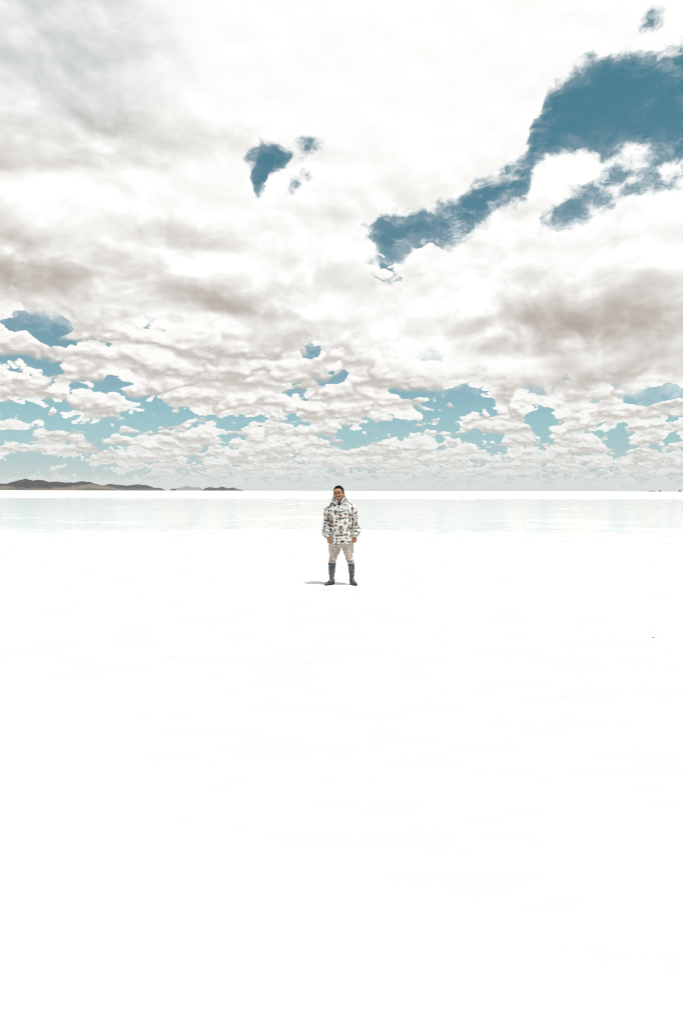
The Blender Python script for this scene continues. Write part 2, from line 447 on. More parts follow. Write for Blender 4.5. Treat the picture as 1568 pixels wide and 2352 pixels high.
# ------------------------------------------------------------------ hills on the horizon
def hill_material(name, dark, tan, level, scale):
    m, b, p = material(name)
    tc = b.n('ShaderNodeTexCoord')
    pos = tc.outputs['Object']
    x, y, z = b.sep(pos)
    n = b.noise(b.vm('MULTIPLY', pos, (scale, scale, scale * 2.5)), 1.0, 8.0, 0.62)
    n2 = b.noise(b.vm('MULTIPLY', pos, (scale * 0.25, scale * 0.25, scale * 0.5)), 1.0, 4.0, 0.5)
    h = b.m('DIVIDE', z, level)
    f = b.m('ADD', h, b.m('MULTIPLY', b.m('SUBTRACT', n.outputs[0], 0.5), 1.5))
    f = b.m('ADD', f, b.m('MULTIPLY', b.m('SUBTRACT', n2.outputs[0], 0.5), 2.4))
    f = b.ss(f, 0.35, 0.75)
    c = b.mix(f, tan, dark)
    c = b.mix(b.ss(n2.outputs[0], 0.4, 0.65), c, b.mix(0.5, c, dark))
    b.put(p.inputs['Base Color'], c)
    p.inputs['Roughness'].default_value = 0.95
    p.inputs['Specular IOR Level'].default_value = 0.1
    return m

def ridge(name, prof, D, depth, mat, label, seed, rough=0.24, spur=0.5, ncol=420, nrow=46):
    """a range of hills; prof = skyline as (x, pixels above the horizon), both in units of the 1568 px wide picture"""
    xs = [p[0] for p in prof]; hs = [p[1] for p in prof]
    x0, x1 = xs[0], xs[-1]
    V = []; Fc = []
    for j in range(nrow + 1):
        fv = j / nrow
        yy = D + (fv - 0.35) * depth
        for i in range(ncol + 1):
            px = x0 + (x1 - x0) * i / ncol
            h = float(np.interp(px, xs, hs)) / F_PX * D
            X = (px - 784.0) / F_PX * D
            k = 3.2 / (depth * 0.3)
            n = mnoise.fractal(Vector((X * k, yy * k, seed)), 0.9, 2.1, 6)
            # ridge line in the middle of the range, spurs running down towards the camera
            rise = math.sin(math.pi * min(1, max(0, fv))) ** 0.8 if fv < 0.62 else math.sin(math.pi * fv) ** 1.1
            sp = 1 - abs(mnoise.fractal(Vector((X * k * 0.8, yy * k * 0.18, seed + 9)), 1.0, 2.0, 4)) * 1.6
            front = 1 - min(1, max(0, (fv - 0.05) / 0.45))
            zz = h * rise * (1 - spur * front * (1 - sp)) + h * rough * n * (1 - 0.6 * (0.35 < fv < 0.65))
            e = min(1.0, (i / ncol) * 14, (1 - i / ncol) * 14)
            zz *= e
            if j == 0 or j == nrow:
                zz = -3
            V.append((X * (yy / D), yy, zz))
    for j in range(nrow):
        for i in range(ncol):
            a = j * (ncol + 1) + i
            Fc.append((a, a + 1, a + ncol + 2, a + ncol + 1))
    o = link(name, from_py(name, V, Fc), [mat])
    tag(o, label, 'hills', kind='structure')
    return o

def build_hills():
    q = 0.3661
    def pr(l):
        return [(x * q, max(0.3, (128 - y) * q)) for x, y in l]
    m1 = hill_material("scrub_hillside", (0.020, 0.021, 0.025, 1), (0.125, 0.103, 0.088, 1), 95.0, 0.006)
    m2 = hill_material("dark_hillside", (0.022, 0.028, 0.036, 1), (0.07, 0.06, 0.06, 1), 60.0, 0.006)
    ridge('hills', pr([(-300, 110), (-200, 96), (-120, 88), (-60, 80), (0, 82), (40, 86), (80, 75), (120, 64), (165, 52), (205, 63), (240, 59), (280, 68), (310, 77), (360, 71), (420, 78), (470, 77), (515, 69),
                       (570, 76), (620, 90), (650, 96), (690, 104), (760, 118), (800, 126)]), 9000, 2600, m1,
          'brown and tan hill range with dark tops at the far left of the horizon', 1.5)
    ridge('hills', pr([(600, 122), (640, 98), (690, 87), (740, 92), (800, 96), (850, 90), (910, 92), (940, 100), (970, 110), (1000, 110), (1030, 117), (1050, 123)]), 11500, 2000, m2,
          'long dark blue grey ridge right of the brown hills, sloping to the salt', 4.2, spur=0.35)
    ridge('hill', pr([(1064, 125), (1078, 116), (1090, 115), (1100, 119), (1112, 125)]), 13500, 500, m2,
          'tiny dark islet between the long ridge and the pale far range', 7.7, ncol=60, nrow=20)
    ridge('hills', pr([(1268, 124), (1285, 111), (1320, 105), (1360, 112), (1395, 102), (1430, 113), (1465, 107), (1490, 117), (1510, 121), (1535, 124)]), 13000, 1600, m2,
          'separate low dark hills with two rounded tops standing alone on the horizon', 2.9, spur=0.3, ncol=200)
    ridge('hills', pr([(1080, 122), (1100, 114), (1130, 110), (1155, 106), (1175, 98), (1195, 106), (1215, 110), (1245, 104), (1265, 114), (1290, 122)]), 60000, 6000, m2,
          'very pale distant range with one pointed peak, fading into the haze', 6.1, ncol=160)
    s = 1 / 1.7417
    for (x, w, h, lab) in ((2638, 14, 7.0, 'small round dark islet on the horizon at the right'),
                           (2606, 36, 4.5, 'flat faint streak of an islet left of the round dark one'),
                           (2717, 15, 7.5, 'dark islet on the horizon, nearest the right edge of the picture')):
        w *= s; h *= s; x *= s
        ridge('hill', [(x - w / 2, 0.2), (x - w / 3, h * 0.5), (x, h), (x + w / 3, h * 0.6), (x + w / 2, 0.2)], 15000, 200, m2, lab, 3.3 + x, ncol=24, nrow=12)

def rock(name, loc, r, seed, label, cat, mat):
    bm = bmesh.new()
    bmesh.ops.create_icosphere(bm, subdivisions=4, radius=1.0)
    for v in bm.verts:
        n = mnoise.fractal(v.co * 1.3 + Vector((seed, 0, 0)), 1.0, 2.0, 4)
        v.co *= 1 + 0.35 * n
        v.co = Vector((v.co.x * r[0], v.co.y * r[1], v.co.z * r[2]))
        if v.co.z < -r[2] * 0.35:
            v.co.z = -r[2] * 0.35
    me = bpy.data.meshes.new(name); bm.to_mesh(me); bm.free()
    o = link(name, me, [mat])
    o.location = (loc[0], loc[1], r[2] * 0.33)
    tag(o, label, cat)
    return o

def build_debris():
    m, b, p = material("brown_stone")
    n = b.noise(b.n('ShaderNodeTexCoord').outputs['Object'], 60.0, 5.0, 0.6)
    b.put(p.inputs['Base Color'], b.mix(n.outputs[0], (0.10, 0.09, 0.07, 1), (0.26, 0.24, 0.18, 1)))
    p.inputs['Roughness'].default_value = 0.9
    rock('stone', (3.54, 7.75), (0.016, 0.012, 0.008), 2.0, 'small brown stone lying alone on the white salt, right of the man', 'stone', m)
    rock('stone', (-26.4, 82.0), (0.05, 0.05, 0.04), 5.0, 'tiny dark speck of a stone in the wet band left of the man', 'stone', m)

def build_haze():
    bm = bmesh.new()
    bmesh.ops.create_cube(bm, size=1.0)
    me = bpy.data.meshes.new("haze"); bm.to_mesh(me); bm.free()
    o = link('haze', me, smooth=False)
    o.scale = (200000, 200000, 900 + 4)
    o.location = (0, 0, 448)
    m = bpy.data.materials.new("haze")
    m.use_nodes = True
    nt = m.node_tree
    nt.nodes.remove(nt.nodes['Principled BSDF'])
    pv = nt.nodes.new('ShaderNodeVolumePrincipled')
    pv.inputs['Color'].default_value = (0.86, 0.93, 0.95, 1)
    pv.inputs['Density'].default_value = 1.3e-5
    nt.links.new(pv.outputs[0], nt.nodes['Material Output'].inputs['Volume'])
    me.materials.append(m)
    tag(o, 'thin pale haze lying over the salt flat', 'haze', kind='stuff')

build_ground()
build_hills()
build_debris()
build_haze()
# ------------------------------------------------------------------ the man
MAN_Y = 12.1
def C(cx, cy):
    """close-up picture of the man (1049.6 px = 1 m) to metres: x to the right, z up, at his distance"""
    return (cx - 763.2) / 1049.6, 1.8114 - cy / 1049.6

def tube(bm, pts, rad_a, rad_b=None, side=(1, 0, 0), seg=24, sq=2.0):
    """closed tube; pts centre line, rad_a along `side`, rad_b across it, sq = squareness of the section"""
    pts = [Vector(p) for p in pts]
    rad_b = rad_b or rad_a
    side = Vector(side).normalized()
    rings = []
    n = len(pts)
    for i, p in enumerate(pts):
        t = (pts[min(i + 1, n - 1)] - pts[max(i - 1, 0)]).normalized()
        a = (side - t * side.dot(t)).normalized()
        c = t.cross(a)
        ring = []
        for k in range(seg):
            th = 2 * math.pi * k / seg
            ct, st = math.cos(th), math.sin(th)
            ex = 2.0 / sq
            u = math.copysign(abs(ct) ** ex, ct) * rad_a[i]
            v = math.copysign(abs(st) ** ex, st) * rad_b[i]
            ring.append(bm.verts.new(p + a * u + c * v))
        rings.append(ring)
    for i in range(n - 1):
        for k in range(seg):
            bm.faces.new((rings[i][k], rings[i][(k + 1) % seg], rings[i + 1][(k + 1) % seg], rings[i + 1][k]))
    bm.faces.new(list(reversed(rings[0])))
    bm.faces.new(rings[-1])
    return rings

def cap_tube(bm, pts, r, seg=16):
    """tube with rounded ends"""
    pts = [Vector(p) for p in pts]
    d0 = (pts[0] - pts[1]).normalized(); d1 = (pts[-1] - pts[-2]).normalized()
    P2 = [pts[0] + d0 * r[0] * k for k in (0.92, 0.6)] + pts + [pts[-1] + d1 * r[-1] * k for k in (0.6, 0.92)]
    R2 = [r[0] * 0.4, r[0] * 0.8] + list(r) + [r[-1] * 0.8, r[-1] * 0.4]
    side = (1, 0, 0) if abs((pts[-1] - pts[0]).normalized().x) < 0.8 else (0, 0, 1)
    tube(bm, P2, R2, side=side, seg=seg)

def ball(bm, c, r, M=None, sub=3):
    res = bmesh.ops.create_icosphere(bm, subdivisions=sub, radius=1.0)
    for v in res['verts']:
        q = Vector((v.co.x * r[0], v.co.y * r[1], v.co.z * r[2])) + Vector(c)
        v.co = (M @ q) if M is not None else q
    return res['verts']

def fuse(bm, voxel, smooth=3, name='m', factor=0.5):
    """union of overlapping closed shapes into one continuous skin"""
    bmesh.ops.recalc_face_normals(bm, faces=bm.faces)
    me = bpy.data.meshes.new(name)
    bm.to_mesh(me); bm.free()
    o = bpy.data.objects.new(name, me)
    COL.objects.link(o)
    r = o.modifiers.new('r', 'REMESH')
    r.mode = 'VOXEL'; r.voxel_size = voxel; r.use_smooth_shade = True
    if smooth:
        s = o.modifiers.new('s', 'SMOOTH')
        s.factor = factor; s.iterations = smooth
    dg = bpy.context.evaluated_depsgraph_get()
    out = bpy.data.meshes.new_from_object(o.evaluated_get(dg))
    bpy.data.objects.remove(o); bpy.data.meshes.remove(me)
    out.name = name
    return out

def get_co(me):
    a = np.empty(len(me.vertices) * 3, dtype=np.float32)
    me.vertices.foreach_get('co', a)
    return a.reshape(-1, 3).astype(np.float64)
def get_no(me):
    a = np.empty(len(me.vertices) * 3, dtype=np.float32)
    me.vertices.foreach_get('normal', a)
    return a.reshape(-1, 3).astype(np.float64)
def set_co(me, co):
    me.vertices.foreach_set('co', co.astype(np.float32).ravel())
    me.update()
def sstep(x, a, b):
    t = np.clip((x - a) / (b - a), 0, 1)
    return t * t * (3 - 2 * t)
def vnoise(co, scale, seed=0.0, octv=2):
    out = np.empty(len(co))
    sc = np.array(scale)
    for i, c in enumerate(co * sc + seed):
        out[i] = mnoise.fractal(Vector(c), 1.0, 2.0, octv)
    return out
def fold(co, p, q, width, depth, sharp=1.0):
    """displacement of a crease running from p to q (x, z): a groove with a raised lip"""
    p = np.array(p); q = np.array(q)
    X = co[:, [0, 2]]
    d = q - p; L = np.hypot(*d); d = d / L
    rel = X - p
    s = rel @ d
    n = rel @ np.array([-d[1], d[0]])
    w = width * (0.6 + 0.4 * np.sin(np.clip(s / L, 0, 1) * math.pi))
    end = sstep(s, -0.15 * L, 0.2 * L) * (1 - sstep(s, 0.75 * L, 1.1 * L))
    return depth * end * (-np.exp(-(n / w) ** 2) + 0.75 * np.exp(-((n - 1.6 * w) / w) ** 2))

# ---- pattern of the jacket, drawn as flat shapes and dyed into the cloth
PW, PH, PS = 800, 960, 1.0            # region x 360..1160, y 230..1190 of the close-up
WHITE = (0.56, 0.557, 0.54); INK = (0.008, 0.014, 0.020); TEAL = (0.028, 0.115, 0.105); RUST = (0.17, 0.058, 0.012); OCHRE = (0.30, 0.115, 0.014)
PALE = (0.19, 0.31, 0.285)
class Cloth:
    def __init__(s):
        s.img = np.empty((PH, PW, 3)); s.img[:] = WHITE
        s.yy, s.xx = np.mgrid[0:PH, 0:PW]
    def poly(s, pts, col):
        P = np.array(pts, float) - (360, 230)
        x0, y0 = np.floor(P.min(0)).astype(int) - 1; x1, y1 = np.ceil(P.max(0)).astype(int) + 2
        x0, y0 = max(0, x0), max(0, y0); x1, y1 = min(PW, x1), min(PH, y1)
        if x1 <= x0 or y1 <= y0: return
        X = s.xx[y0:y1, x0:x1] + 0.5; Y = s.yy[y0:y1, x0:x1] + 0.5
        ins = np.zeros(X.shape, bool)
        n = len(P)
        for i in range(n):
            xa, ya = P[i]; xb, yb = P[(i + 1) % n]
            c = (ya > Y) != (yb > Y)
            if ya != yb:
                ins ^= c & (X < (xb - xa) * (Y - ya) / (yb - ya) + xa)
        s.img[y0:y1, x0:x1][ins] = col
    def line(s, pts, w, col):
        for (xa, ya), (xb, yb) in zip(pts[:-1], pts[1:]):
            d = np.array([xb - xa, yb - ya], float); L = np.hypot(*d)
            if L == 0: continue
            d /= L; n = np.array([-d[1], d[0]]) * w * .84; e = d * w * 0.3
            a = np.array([xa, ya]) - e; b_ = np.array([xb, yb]) + e
            s.poly([a + n, b_ + n, b_ - n, a - n], col)
    def dia(s, x, y, w, h, col, rot=0):
        w, h = w * 1.12, h * 1.08
        c, sn = math.cos(rad(rot)), math.sin(rad(rot))
        s.poly([(x + u * c - v * sn, y + u * sn + v * c) for u, v in ((0, -h / 2), (w / 2, 0), (0, h / 2), (-w / 2, 0))], col)
    def tri(s, x, y, w, h, col, up=True):
        w, h = w * 1.22, h * 1.22
        k = -1 if up else 1
        s.poly([(x - w / 2, y - k * h / 2), (x + w / 2, y - k * h / 2), (x, y + k * h / 2)], col)
    # motifs
    def kite(s, x, y, w, h, rot=0):
        s.dia(x, y, w, h, RUST, rot); s.dia(x, y, w * .68, h * .70, WHITE, rot); s.dia(x, y, w * .55, h * .6, INK, rot); s.dia(x, y, w * .22, h * .26, OCHRE, rot)
    def gem(s, x, y, w, h):
        s.dia(x, y, w, h, INK); s.dia(x, y, w * .6, h * .6, PALE); s.dia(x, y, w * .36, h * .36, INK)
    def bars(s, x0, y0, x1, y1, gap=16, seg=3, w=7):
        """rust dashes over a black bar over teal dashes"""
        for k in range(seg):
            a = k / seg + 0.02; e = (k + 1) / seg - 0.05
            f = lambda t, o: (x0 + (x1 - x0) * t, y0 + (y1 - y0) * t + o)
            s.line([f(a, -gap), f(e, -gap)], w * .8, RUST)
            s.line([f(a + .03, gap * .9), f(e, gap * .9)], w * .8, TEAL)
        s.line([(x0 + 4, y0), (x1, y1)], w, INK)
        for t in (0.22, 0.62):
            s.dia(x0 + (x1 - x0) * t, y0 + (y1 - y0) * t, 18, 18, INK)
    def zig(s, x0, y0, x1, y1, n, amp, w, col):
        pts = [(x0 + (x1 - x0) * k / n, y0 + (y1 - y0) * k / n + (amp if k % 2 else -amp)) for k in range(n + 1)]
        s.line(pts, w, col)
    def cross(s, x, y, w, h, col=TEAL):
        for a in (-1, 1):
            s.line([(x - w / 2, y - a * h / 2), (x + w / 2, y + a * h / 2)], 7, col)
        s.tri(x - w * .55, y, 12, 12, INK); s.tri(x + w * .55, y, 12, 12, INK)
    def arrow(s, x, y, w, h, up=True):
        """stepped black, teal and ochre arrow"""
        k = 1 if up else -1
        s.poly([(x, y - k * h * .5), (x + w * .5, y), (x + w * .34, y), (x + w * .5, y + k * h * .2), (x, y - k * h * .1), (x - w * .5, y + k * h * .2), (x - w * .34, y), (x - w * .5, y)], OCHRE)
        s.poly([(x, y - k * h * .12), (x + w * .26, y + k * h * .18), (x + w * .16, y + k * h * .18), (x + w * .3, y + k * h * .34), (x - w * .3, y + k * h * .34), (x - w * .16, y + k * h * .18), (x - w * .26, y + k * h * .18)], INK)
        s.poly([(x - w * .22, y + k * h * .38), (x + w * .22, y + k * h * .38), (x, y + k * h * .55)], TEAL)
    def pair(s, x, y, w, h):
        """hourglass of two rust and black triangles"""
        s.tri(x, y - h * .33, w, h * .2, RUST, False); s.tri(x, y - h * .18, w * .8, h * .26, INK, False)
        s.tri(x, y + h * .2, w * .8, h * .26, RUST); s.tri(x, y + h * .32, w * .7, h * .2, INK)

def jacket_cloth():
    c = Cloth()
    # right breast (viewer's right of the zip)
    c.line([(738, 405), (775, 400), (800, 415)], 8, INK); c.line([(738, 432), (790, 440)], 9, TEAL)
    c.poly([(735, 478), (798, 482), (790, 496), (765, 506), (742, 494)], TEAL); c.poly([(750, 485), (785, 487), (766, 498)], PALE)
    c.zig(806, 512, 905, 508, 7, 11, 6, RUST)
    for x in (820, 860, 900): c.tri(x, 482, 14, 12, INK, False)
    c.zig(835, 455, 885, 452, 3, 8, 5, RUST)
    c.zig(812, 432, 850, 436, 4, 5, 5, TEAL); c.zig(868, 432, 915, 440, 4, 5, 5, TEAL)
    c.tri(822, 528, 20, 22, INK); c.tri(862, 528, 18, 16, TEAL); c.tri(893, 532, 16, 16, INK)
    c.gem(840, 584, 46, 52)
    c.line([(868, 360), (960, 412)], 9, INK); c.line([(880, 345), (960, 388), (968, 430)], 7, TEAL)
    c.line([(850, 395), (900, 410)], 6, RUST)
    c.kite(963, 485, 46, 84)
    c.kite(893, 610, 42, 130, 6)
    c.poly([(915, 580), (942, 575), (944, 640), (925, 650)], RUST); c.poly([(922, 590), (938, 588), (938, 625), (926, 632)], INK)
    c.cross(752, 548, 80, 44); c.dia(752, 548, 14, 14, INK)
    c.line([(712, 545), (738, 556)], 9, INK); c.line([(756, 540), (790, 534)], 9, INK)
    c.arrow(750, 605, 82, 58, True)
    c.bars(660, 676, 862, 652, 17, 4, 8)
    c.poly([(730, 740), (772, 746), (732, 756)], PALE)
    # diamond with rust outline
    for k in (0,):
        x, y = 830, 748
        c.dia(x, y, 66, 92, RUST); c.dia(x, y, 52, 74, WHITE); c.dia(x, y, 42, 58, TEAL); c.dia(x, y, 22, 30, INK); c.dia(x, y, 9, 13, WHITE)
    c.pair(668, 760, 50, 112)
    c.arrow(752, 832, 104, 66, False)
    c.line([(700, 808), (800, 800)], 6, TEAL)
    c.cross(756, 876, 96, 30); c.tri(718, 868, 20, 10, INK, False); c.tri(796, 866, 18, 10, INK, False)
    c.arrow(756, 918, 106, 58, True)
    c.gem(864, 886, 32, 58)
    c.tri(834, 828, 14, 10, INK, False); c.tri(868, 824, 16, 12, INK, False); c.line([(840, 845), (868, 836), (890, 842)], 5, RUST)
    c.bars(655, 985, 880, 958, 17, 3, 8)
    c.zig(892, 972, 940, 990, 4, 8, 5, TEAL); c.zig(895, 1000, 950, 1006, 5, 6, 5, INK); c.zig(905, 1020, 952, 1030, 4, 6, 5, TEAL); c.line([(920, 966), (935, 985), (950, 968)], 5, RUST)
    x, y = 853, 1024
    c.dia(x, y, 48, 62, RUST); c.dia(x, y, 36, 46, WHITE); c.dia(x, y, 26, 34, INK); c.dia(x, y, 12, 16, PALE)
    c.poly([(725, 1042), (762, 1030), (800, 1040), (765, 1052)], PALE)
    c.pair(682, 1066, 44, 92)
    c.poly([(735, 1082), (765, 1076), (795, 1066), (830, 1074), (810, 1098), (785, 1120), (755, 1112), (775, 1100)], OCHRE)
    c.poly([(745, 1088), (775, 1074), (800, 1068), (812, 1082), (790, 1104), (758, 1102)], INK)
    c.zig(875, 1098, 960, 1078, 6, 10, 6, RUST); c.zig(880, 1115, 975, 1095, 6, 6, 5, TEAL); c.tri(880, 1080, 18, 12, INK, False)
    c.line([(720, 1142), (760, 1132), (790, 1142), (830, 1128)], 6, TEAL)
    c.dia(664, 1142, 60, 44, RUST); c.dia(664, 1142, 40, 30, INK); c.dia(664, 1142, 18, 14, OCHRE)
    c.poly([(585, 1128), (612, 1132), (596, 1146)], INK)
    # left breast
    c.poly([(610, 395), (655, 420), (650, 452), (622, 440)], RUST); c.line([(608, 390), (660, 425)], 10, INK)
    c.poly([(556, 518), (612, 514), (585, 548)], INK); c.line([(570, 530), (600, 528)], 4, PALE)
    c.kite(650, 556, 62, 130)
    c.poly([(508, 512), (552, 516), (548, 544), (518, 546)], TEAL)
    c.line([(505, 470), (560, 428), (600, 430)], 11, INK); c.line([(520, 480), (560, 450)], 7, TEAL); c.line([(548, 406), (602, 386)], 9, INK); c.line([(550, 420), (606, 402)], 6, TEAL)
    c.line([(690, 540), (715, 548)], 8, INK); c.line([(690, 562), (718, 572)], 7, TEAL); c.line([(680, 585), (715, 600)], 7, INK)
    c.poly([(612, 640), (634, 662), (618, 666)], TEAL)
    c.poly([(575, 600), (592, 610), (596, 690), (610, 770), (580, 760), (572, 720)], RUST); c.poly([(580, 625), (590, 640), (588, 700), (578, 690)], INK)
    c.kite(655, 884, 22, 84)
    c.poly([(560, 800), (600, 790), (632, 830), (620, 840), (596, 815), (572, 830)], RUST); c.line([(565, 780), (610, 800), (632, 822)], 8, INK)
    c.dia(606, 910, 30, 46, INK); c.dia(606, 910, 14, 22, PALE); c.poly([(620, 950), (646, 965), (628, 972)], TEAL)
    c.dia(606, 1032, 30, 40, TEAL); c.dia(606, 1032, 14, 20, RUST)
    # left sleeve
    c.poly([(440, 490), (482, 480), (478, 505), (455, 535)], RUST); c.poly([(458, 495), (480, 490), (470, 515)], INK); c.poly([(482, 450), (500, 430), (496, 480)], INK)
    c.kite(446, 596, 36, 110)
    c.poly([(484, 556), (520, 580), (558, 612), (540, 626), (508, 618)], RUST); c.poly([(500, 562), (530, 590), (556, 602), (520, 604)], INK)
    c.line([(470, 590), (520, 690)], 8, INK); c.line([(505, 640), (552, 662)], 7, INK); c.line([(500, 668), (545, 694)], 7, TEAL); c.line([(515, 655), (560, 735)], 6, INK)
    c.bars(446, 706, 535, 712, 14, 2, 9)
    c.line([(450, 686), (492, 690)], 7, RUST)
    c.pair(458, 788, 52, 96)
    c.poly([(505, 785), (545, 772), (560, 795), (530, 805)], INK)
    c.kite(445, 880, 62, 56, 15)
    c.poly([(436, 930), (460, 918), (470, 940), (448, 948)], TEAL); c.poly([(512, 955), (556, 962), (548, 990), (525, 975)], INK); c.poly([(505, 950), (530, 955), (512, 966)], RUST)
    c.line([(455, 980), (480, 1000)], 8, RUST); c.line([(450, 1005), (480, 1018)], 7, TEAL)
    c.poly([(560, 850), (585, 848), (590, 905), (572, 920)], INK)
    # right sleeve
    c.poly([(1030, 455), (1052, 490), (1040, 512), (1028, 488)], TEAL); c.poly([(1030, 450), (1040, 470), (1028, 492)], RUST); c.poly([(1005, 425), (1018, 440), (1008, 452)], INK)
    c.line([(1000, 570), (1060, 520)], 6, RUST); c.line([(1005, 584), (1068, 534)], 8, INK); c.line([(1020, 595), (1072, 550)], 6, TEAL)
    c.poly([(1020, 640), (1055, 600), (1050, 640), (1035, 650)], OCHRE); c.poly([(1030, 665), (1050, 650), (1075, 668), (1040, 678)], INK)
    c.poly([(950, 690), (992, 655), (998, 690), (972, 710)], TEAL); c.dia(975, 684, 26, 24, INK); c.line([(940, 660), (965, 668)], 6, RUST)
    c.kite(1038, 760, 60, 112, 4)
    c.poly([(885, 700), (935, 690), (940, 740), (895, 735)], RUST); c.poly([(900, 650), (930, 660), (940, 690), (905, 690)], INK)
    c.cross(935, 782, 84, 66); c.dia(955, 782, 26, 40, INK)
    c.poly([(925, 830), (960, 815), (950, 860), (935, 866)], RUST); c.line([(890, 790), (900, 830), (935, 865)], 8, INK)
    c.poly([(1015, 892), (1040, 860), (1058, 885), (1035, 895)], RUST); c.poly([(1030, 880), (1052, 878), (1045, 898)], INK)
    c.line([(975, 880), (1020, 910), (1060, 905)], 7, INK); c.line([(980, 905), (1000, 915)], 6, RUST)
    c.poly([(1060, 910), (1095, 925), (1082, 955), (1070, 940)], OCHRE); c.poly([(1085, 905), (1105, 900), (1100, 935)], TEAL); c.line([(1065, 945), (1050, 985), (1030, 990)], 6, INK)
    c.line([(1080, 835), (1118, 852)], 8, INK); c.poly([(985, 950), (1020, 975), (1000, 985)], INK)
    # hood
    c.line([(598, 325), (640, 300)], 8, TEAL); c.line([(605, 345), (645, 325)], 8, INK); c.line([(560, 380), (600, 365)], 8, RUST)
    c.line([(830, 270), (862, 276)], 7, RUST); c.line([(835, 300), (860, 312)], 6, TEAL); c.line([(832, 322), (862, 318)], 9, INK); c.line([(820, 335), (850, 352)], 6, TEAL); c.poly([(800, 340), (828, 355), (834, 376), (812, 372)], OCHRE)
    c.poly([(768, 375), (800, 370), (792, 392), (770, 388)], (0.13, 0.25, 0.34)); c.line([(905, 335), (935, 352)], 5, RUST)
    im = c.img
    for ax in (0, 1):
        im = (np.roll(im, 1, ax) + im * 1.4 + np.roll(im, -1, ax)) / 3.4
    return im

def dye(me, img, extra=None):
    co = get_co(me); no = get_no(me)
    cx = co[:, 0] * 1049.6 + 763.2; cy = (1.8114 - co[:, 2]) * 1049.6
    # wrap round the sides a little so that the print does not smear there
    cx = cx + np.sign(no[:, 0]) * (no[:, 0] ** 2) * (co[:, 1] + 0.05) * 500
    back = no[:, 1] > 0.15
    cx = np.where(back, 2 * 763.2 - cx + 40, cx); cy = np.where(back, cy + 24, cy)
    ix = np.clip((cx - 360).astype(int), 0, PW - 1); iy = np.clip((cy - 230).astype(int), 0, PH - 1)
    col = img[iy, ix]
    if extra is not None:
        col = extra(co, no, col)
    at = me.color_attributes.new('dye', 'FLOAT_COLOR', 'POINT')
    at.data.foreach_set('color', np.concatenate([col, np.ones((len(col), 1))], 1).astype(np.float32).ravel())

def cloth_material(name, color=None, rough=0.9, attr=None, weave=900.0, bump=0.15):
    m, b, p = material(name)
    obj = b.n('ShaderNodeTexCoord').outputs['Object']
    n = b.noise(obj, weave, 2.0, 0.5)
    n2 = b.noise(obj, 9.0, 4.0, 0.6)
    if attr:
        a = b.n('ShaderNodeAttribute', attribute_name=attr)
        src = a.outputs['Color']
    else:
        src = b.mix(n2.outputs[0], tuple(c * 0.86 for c in color) + (1,), tuple(min(1, c * 1.12) for c in color) + (1,))
    b.put(p.inputs['Base Color'], src)
    p.inputs['Roughness'].default_value = rough
    p.inputs['Specular IOR Level'].default_value = 0.25
    p.inputs['Sheen Weight'].default_value = 0.0
    bp = b.n('ShaderNodeBump'); bp.inputs['Strength'].default_value = bump; bp.inputs['Distance'].default_value = 0.001
    b.put(bp.inputs['Height'], n.outputs[0]); b.put(p.inputs['Normal'], bp.outputs[0])
    return m

def plain(name, color, rough=0.6, spec=0.4):
    m, b, p = material(name)
    n = b.noise(b.n('ShaderNodeTexCoord').outputs['Object'], 120.0, 3.0, 0.5)
    b.put(p.inputs['Base Color'], b.mix(n.outputs[0], tuple(c * 0.8 for c in color) + (1,), tuple(min(1, c * 1.2) for c in color) + (1,)))
    p.inputs['Roughness'].default_value = rough
    p.inputs['Specular IOR Level'].default_value = spec
    return m

def hand(bm, W, d, l, n, curl, spread, thumb, scale=1.0, curl0=None):
    """palm, four fingers of different length and a thumb; d along the hand, l to the thumb side, n out of its back"""
    W = Vector(W); d = Vector(d).normalized()
    l = Vector(l); l = (l - d * l.dot(d)).normalized()
    n0 = d.cross(l); n = n0 if n0.dot(Vector(n)) > 0 else -n0
    s = scale
    tube(bm, [W - d * 0.06, W - d * 0.02, W + d * 0.012, W + d * 0.045 * s, W + d * 0.082 * s, W + d * 0.096 * s],
         [0.030, 0.029, 0.031, 0.040 * s, 0.042 * s, 0.036 * s], [0.024, 0.021, 0.019, 0.019, 0.015, 0.009], side=l, sq=2.6)
    L = [0.070, 0.082, 0.077, 0.060]
    for k in range(4):
        base = W + d * (0.088 - 0.004 * abs(k - 1)) * s + l * (0.031 - 0.0205 * k) * s
        ang = rad(spread * (1.5 - k))
        dd = (d * math.cos(ang) + l * math.sin(ang)).normalized()
        pts = [base - dd * 0.02, base]; a = curl0[k] if curl0 else curl * 0.6
        for seg, f in enumerate((0.46, 0.30, 0.24)):
            ax = rad(a)
            v = dd * math.cos(ax) - n * math.sin(ax)
            pts.append(pts[-1] + v * L[k] * f * s)
            a += curl * (1.0 if seg == 0 else 0.8)
        cap_tube(bm, pts, [0.0098, 0.0102, 0.0092, 0.0084, 0.0072])
    t0 = W + d * 0.020 * s + l * 0.026 * s - n * 0.006
    td = (d * thumb[0] + l * thumb[1] - n * thumb[2]).normalized()
    td2 = (d * (thumb[0] + 0.35) + l * thumb[1] * 0.8 - n * (thumb[2] + 0.15)).normalized()
    cap_tube(bm, [t0, t0 + td * 0.034 * s, t0 + td * 0.034 * s + td2 * 0.028 * s, t0 + td * 0.034 * s + td2 * 0.050 * s], [0.017, 0.0135, 0.0110, 0.0085])

def surf_y(bvh, x, z, default=-0.12):
    h = bvh.ray_cast(Vector((x, -1.0, z)), Vector((0, 1, 0)))
    return h[0].y if h[0] is not None else default

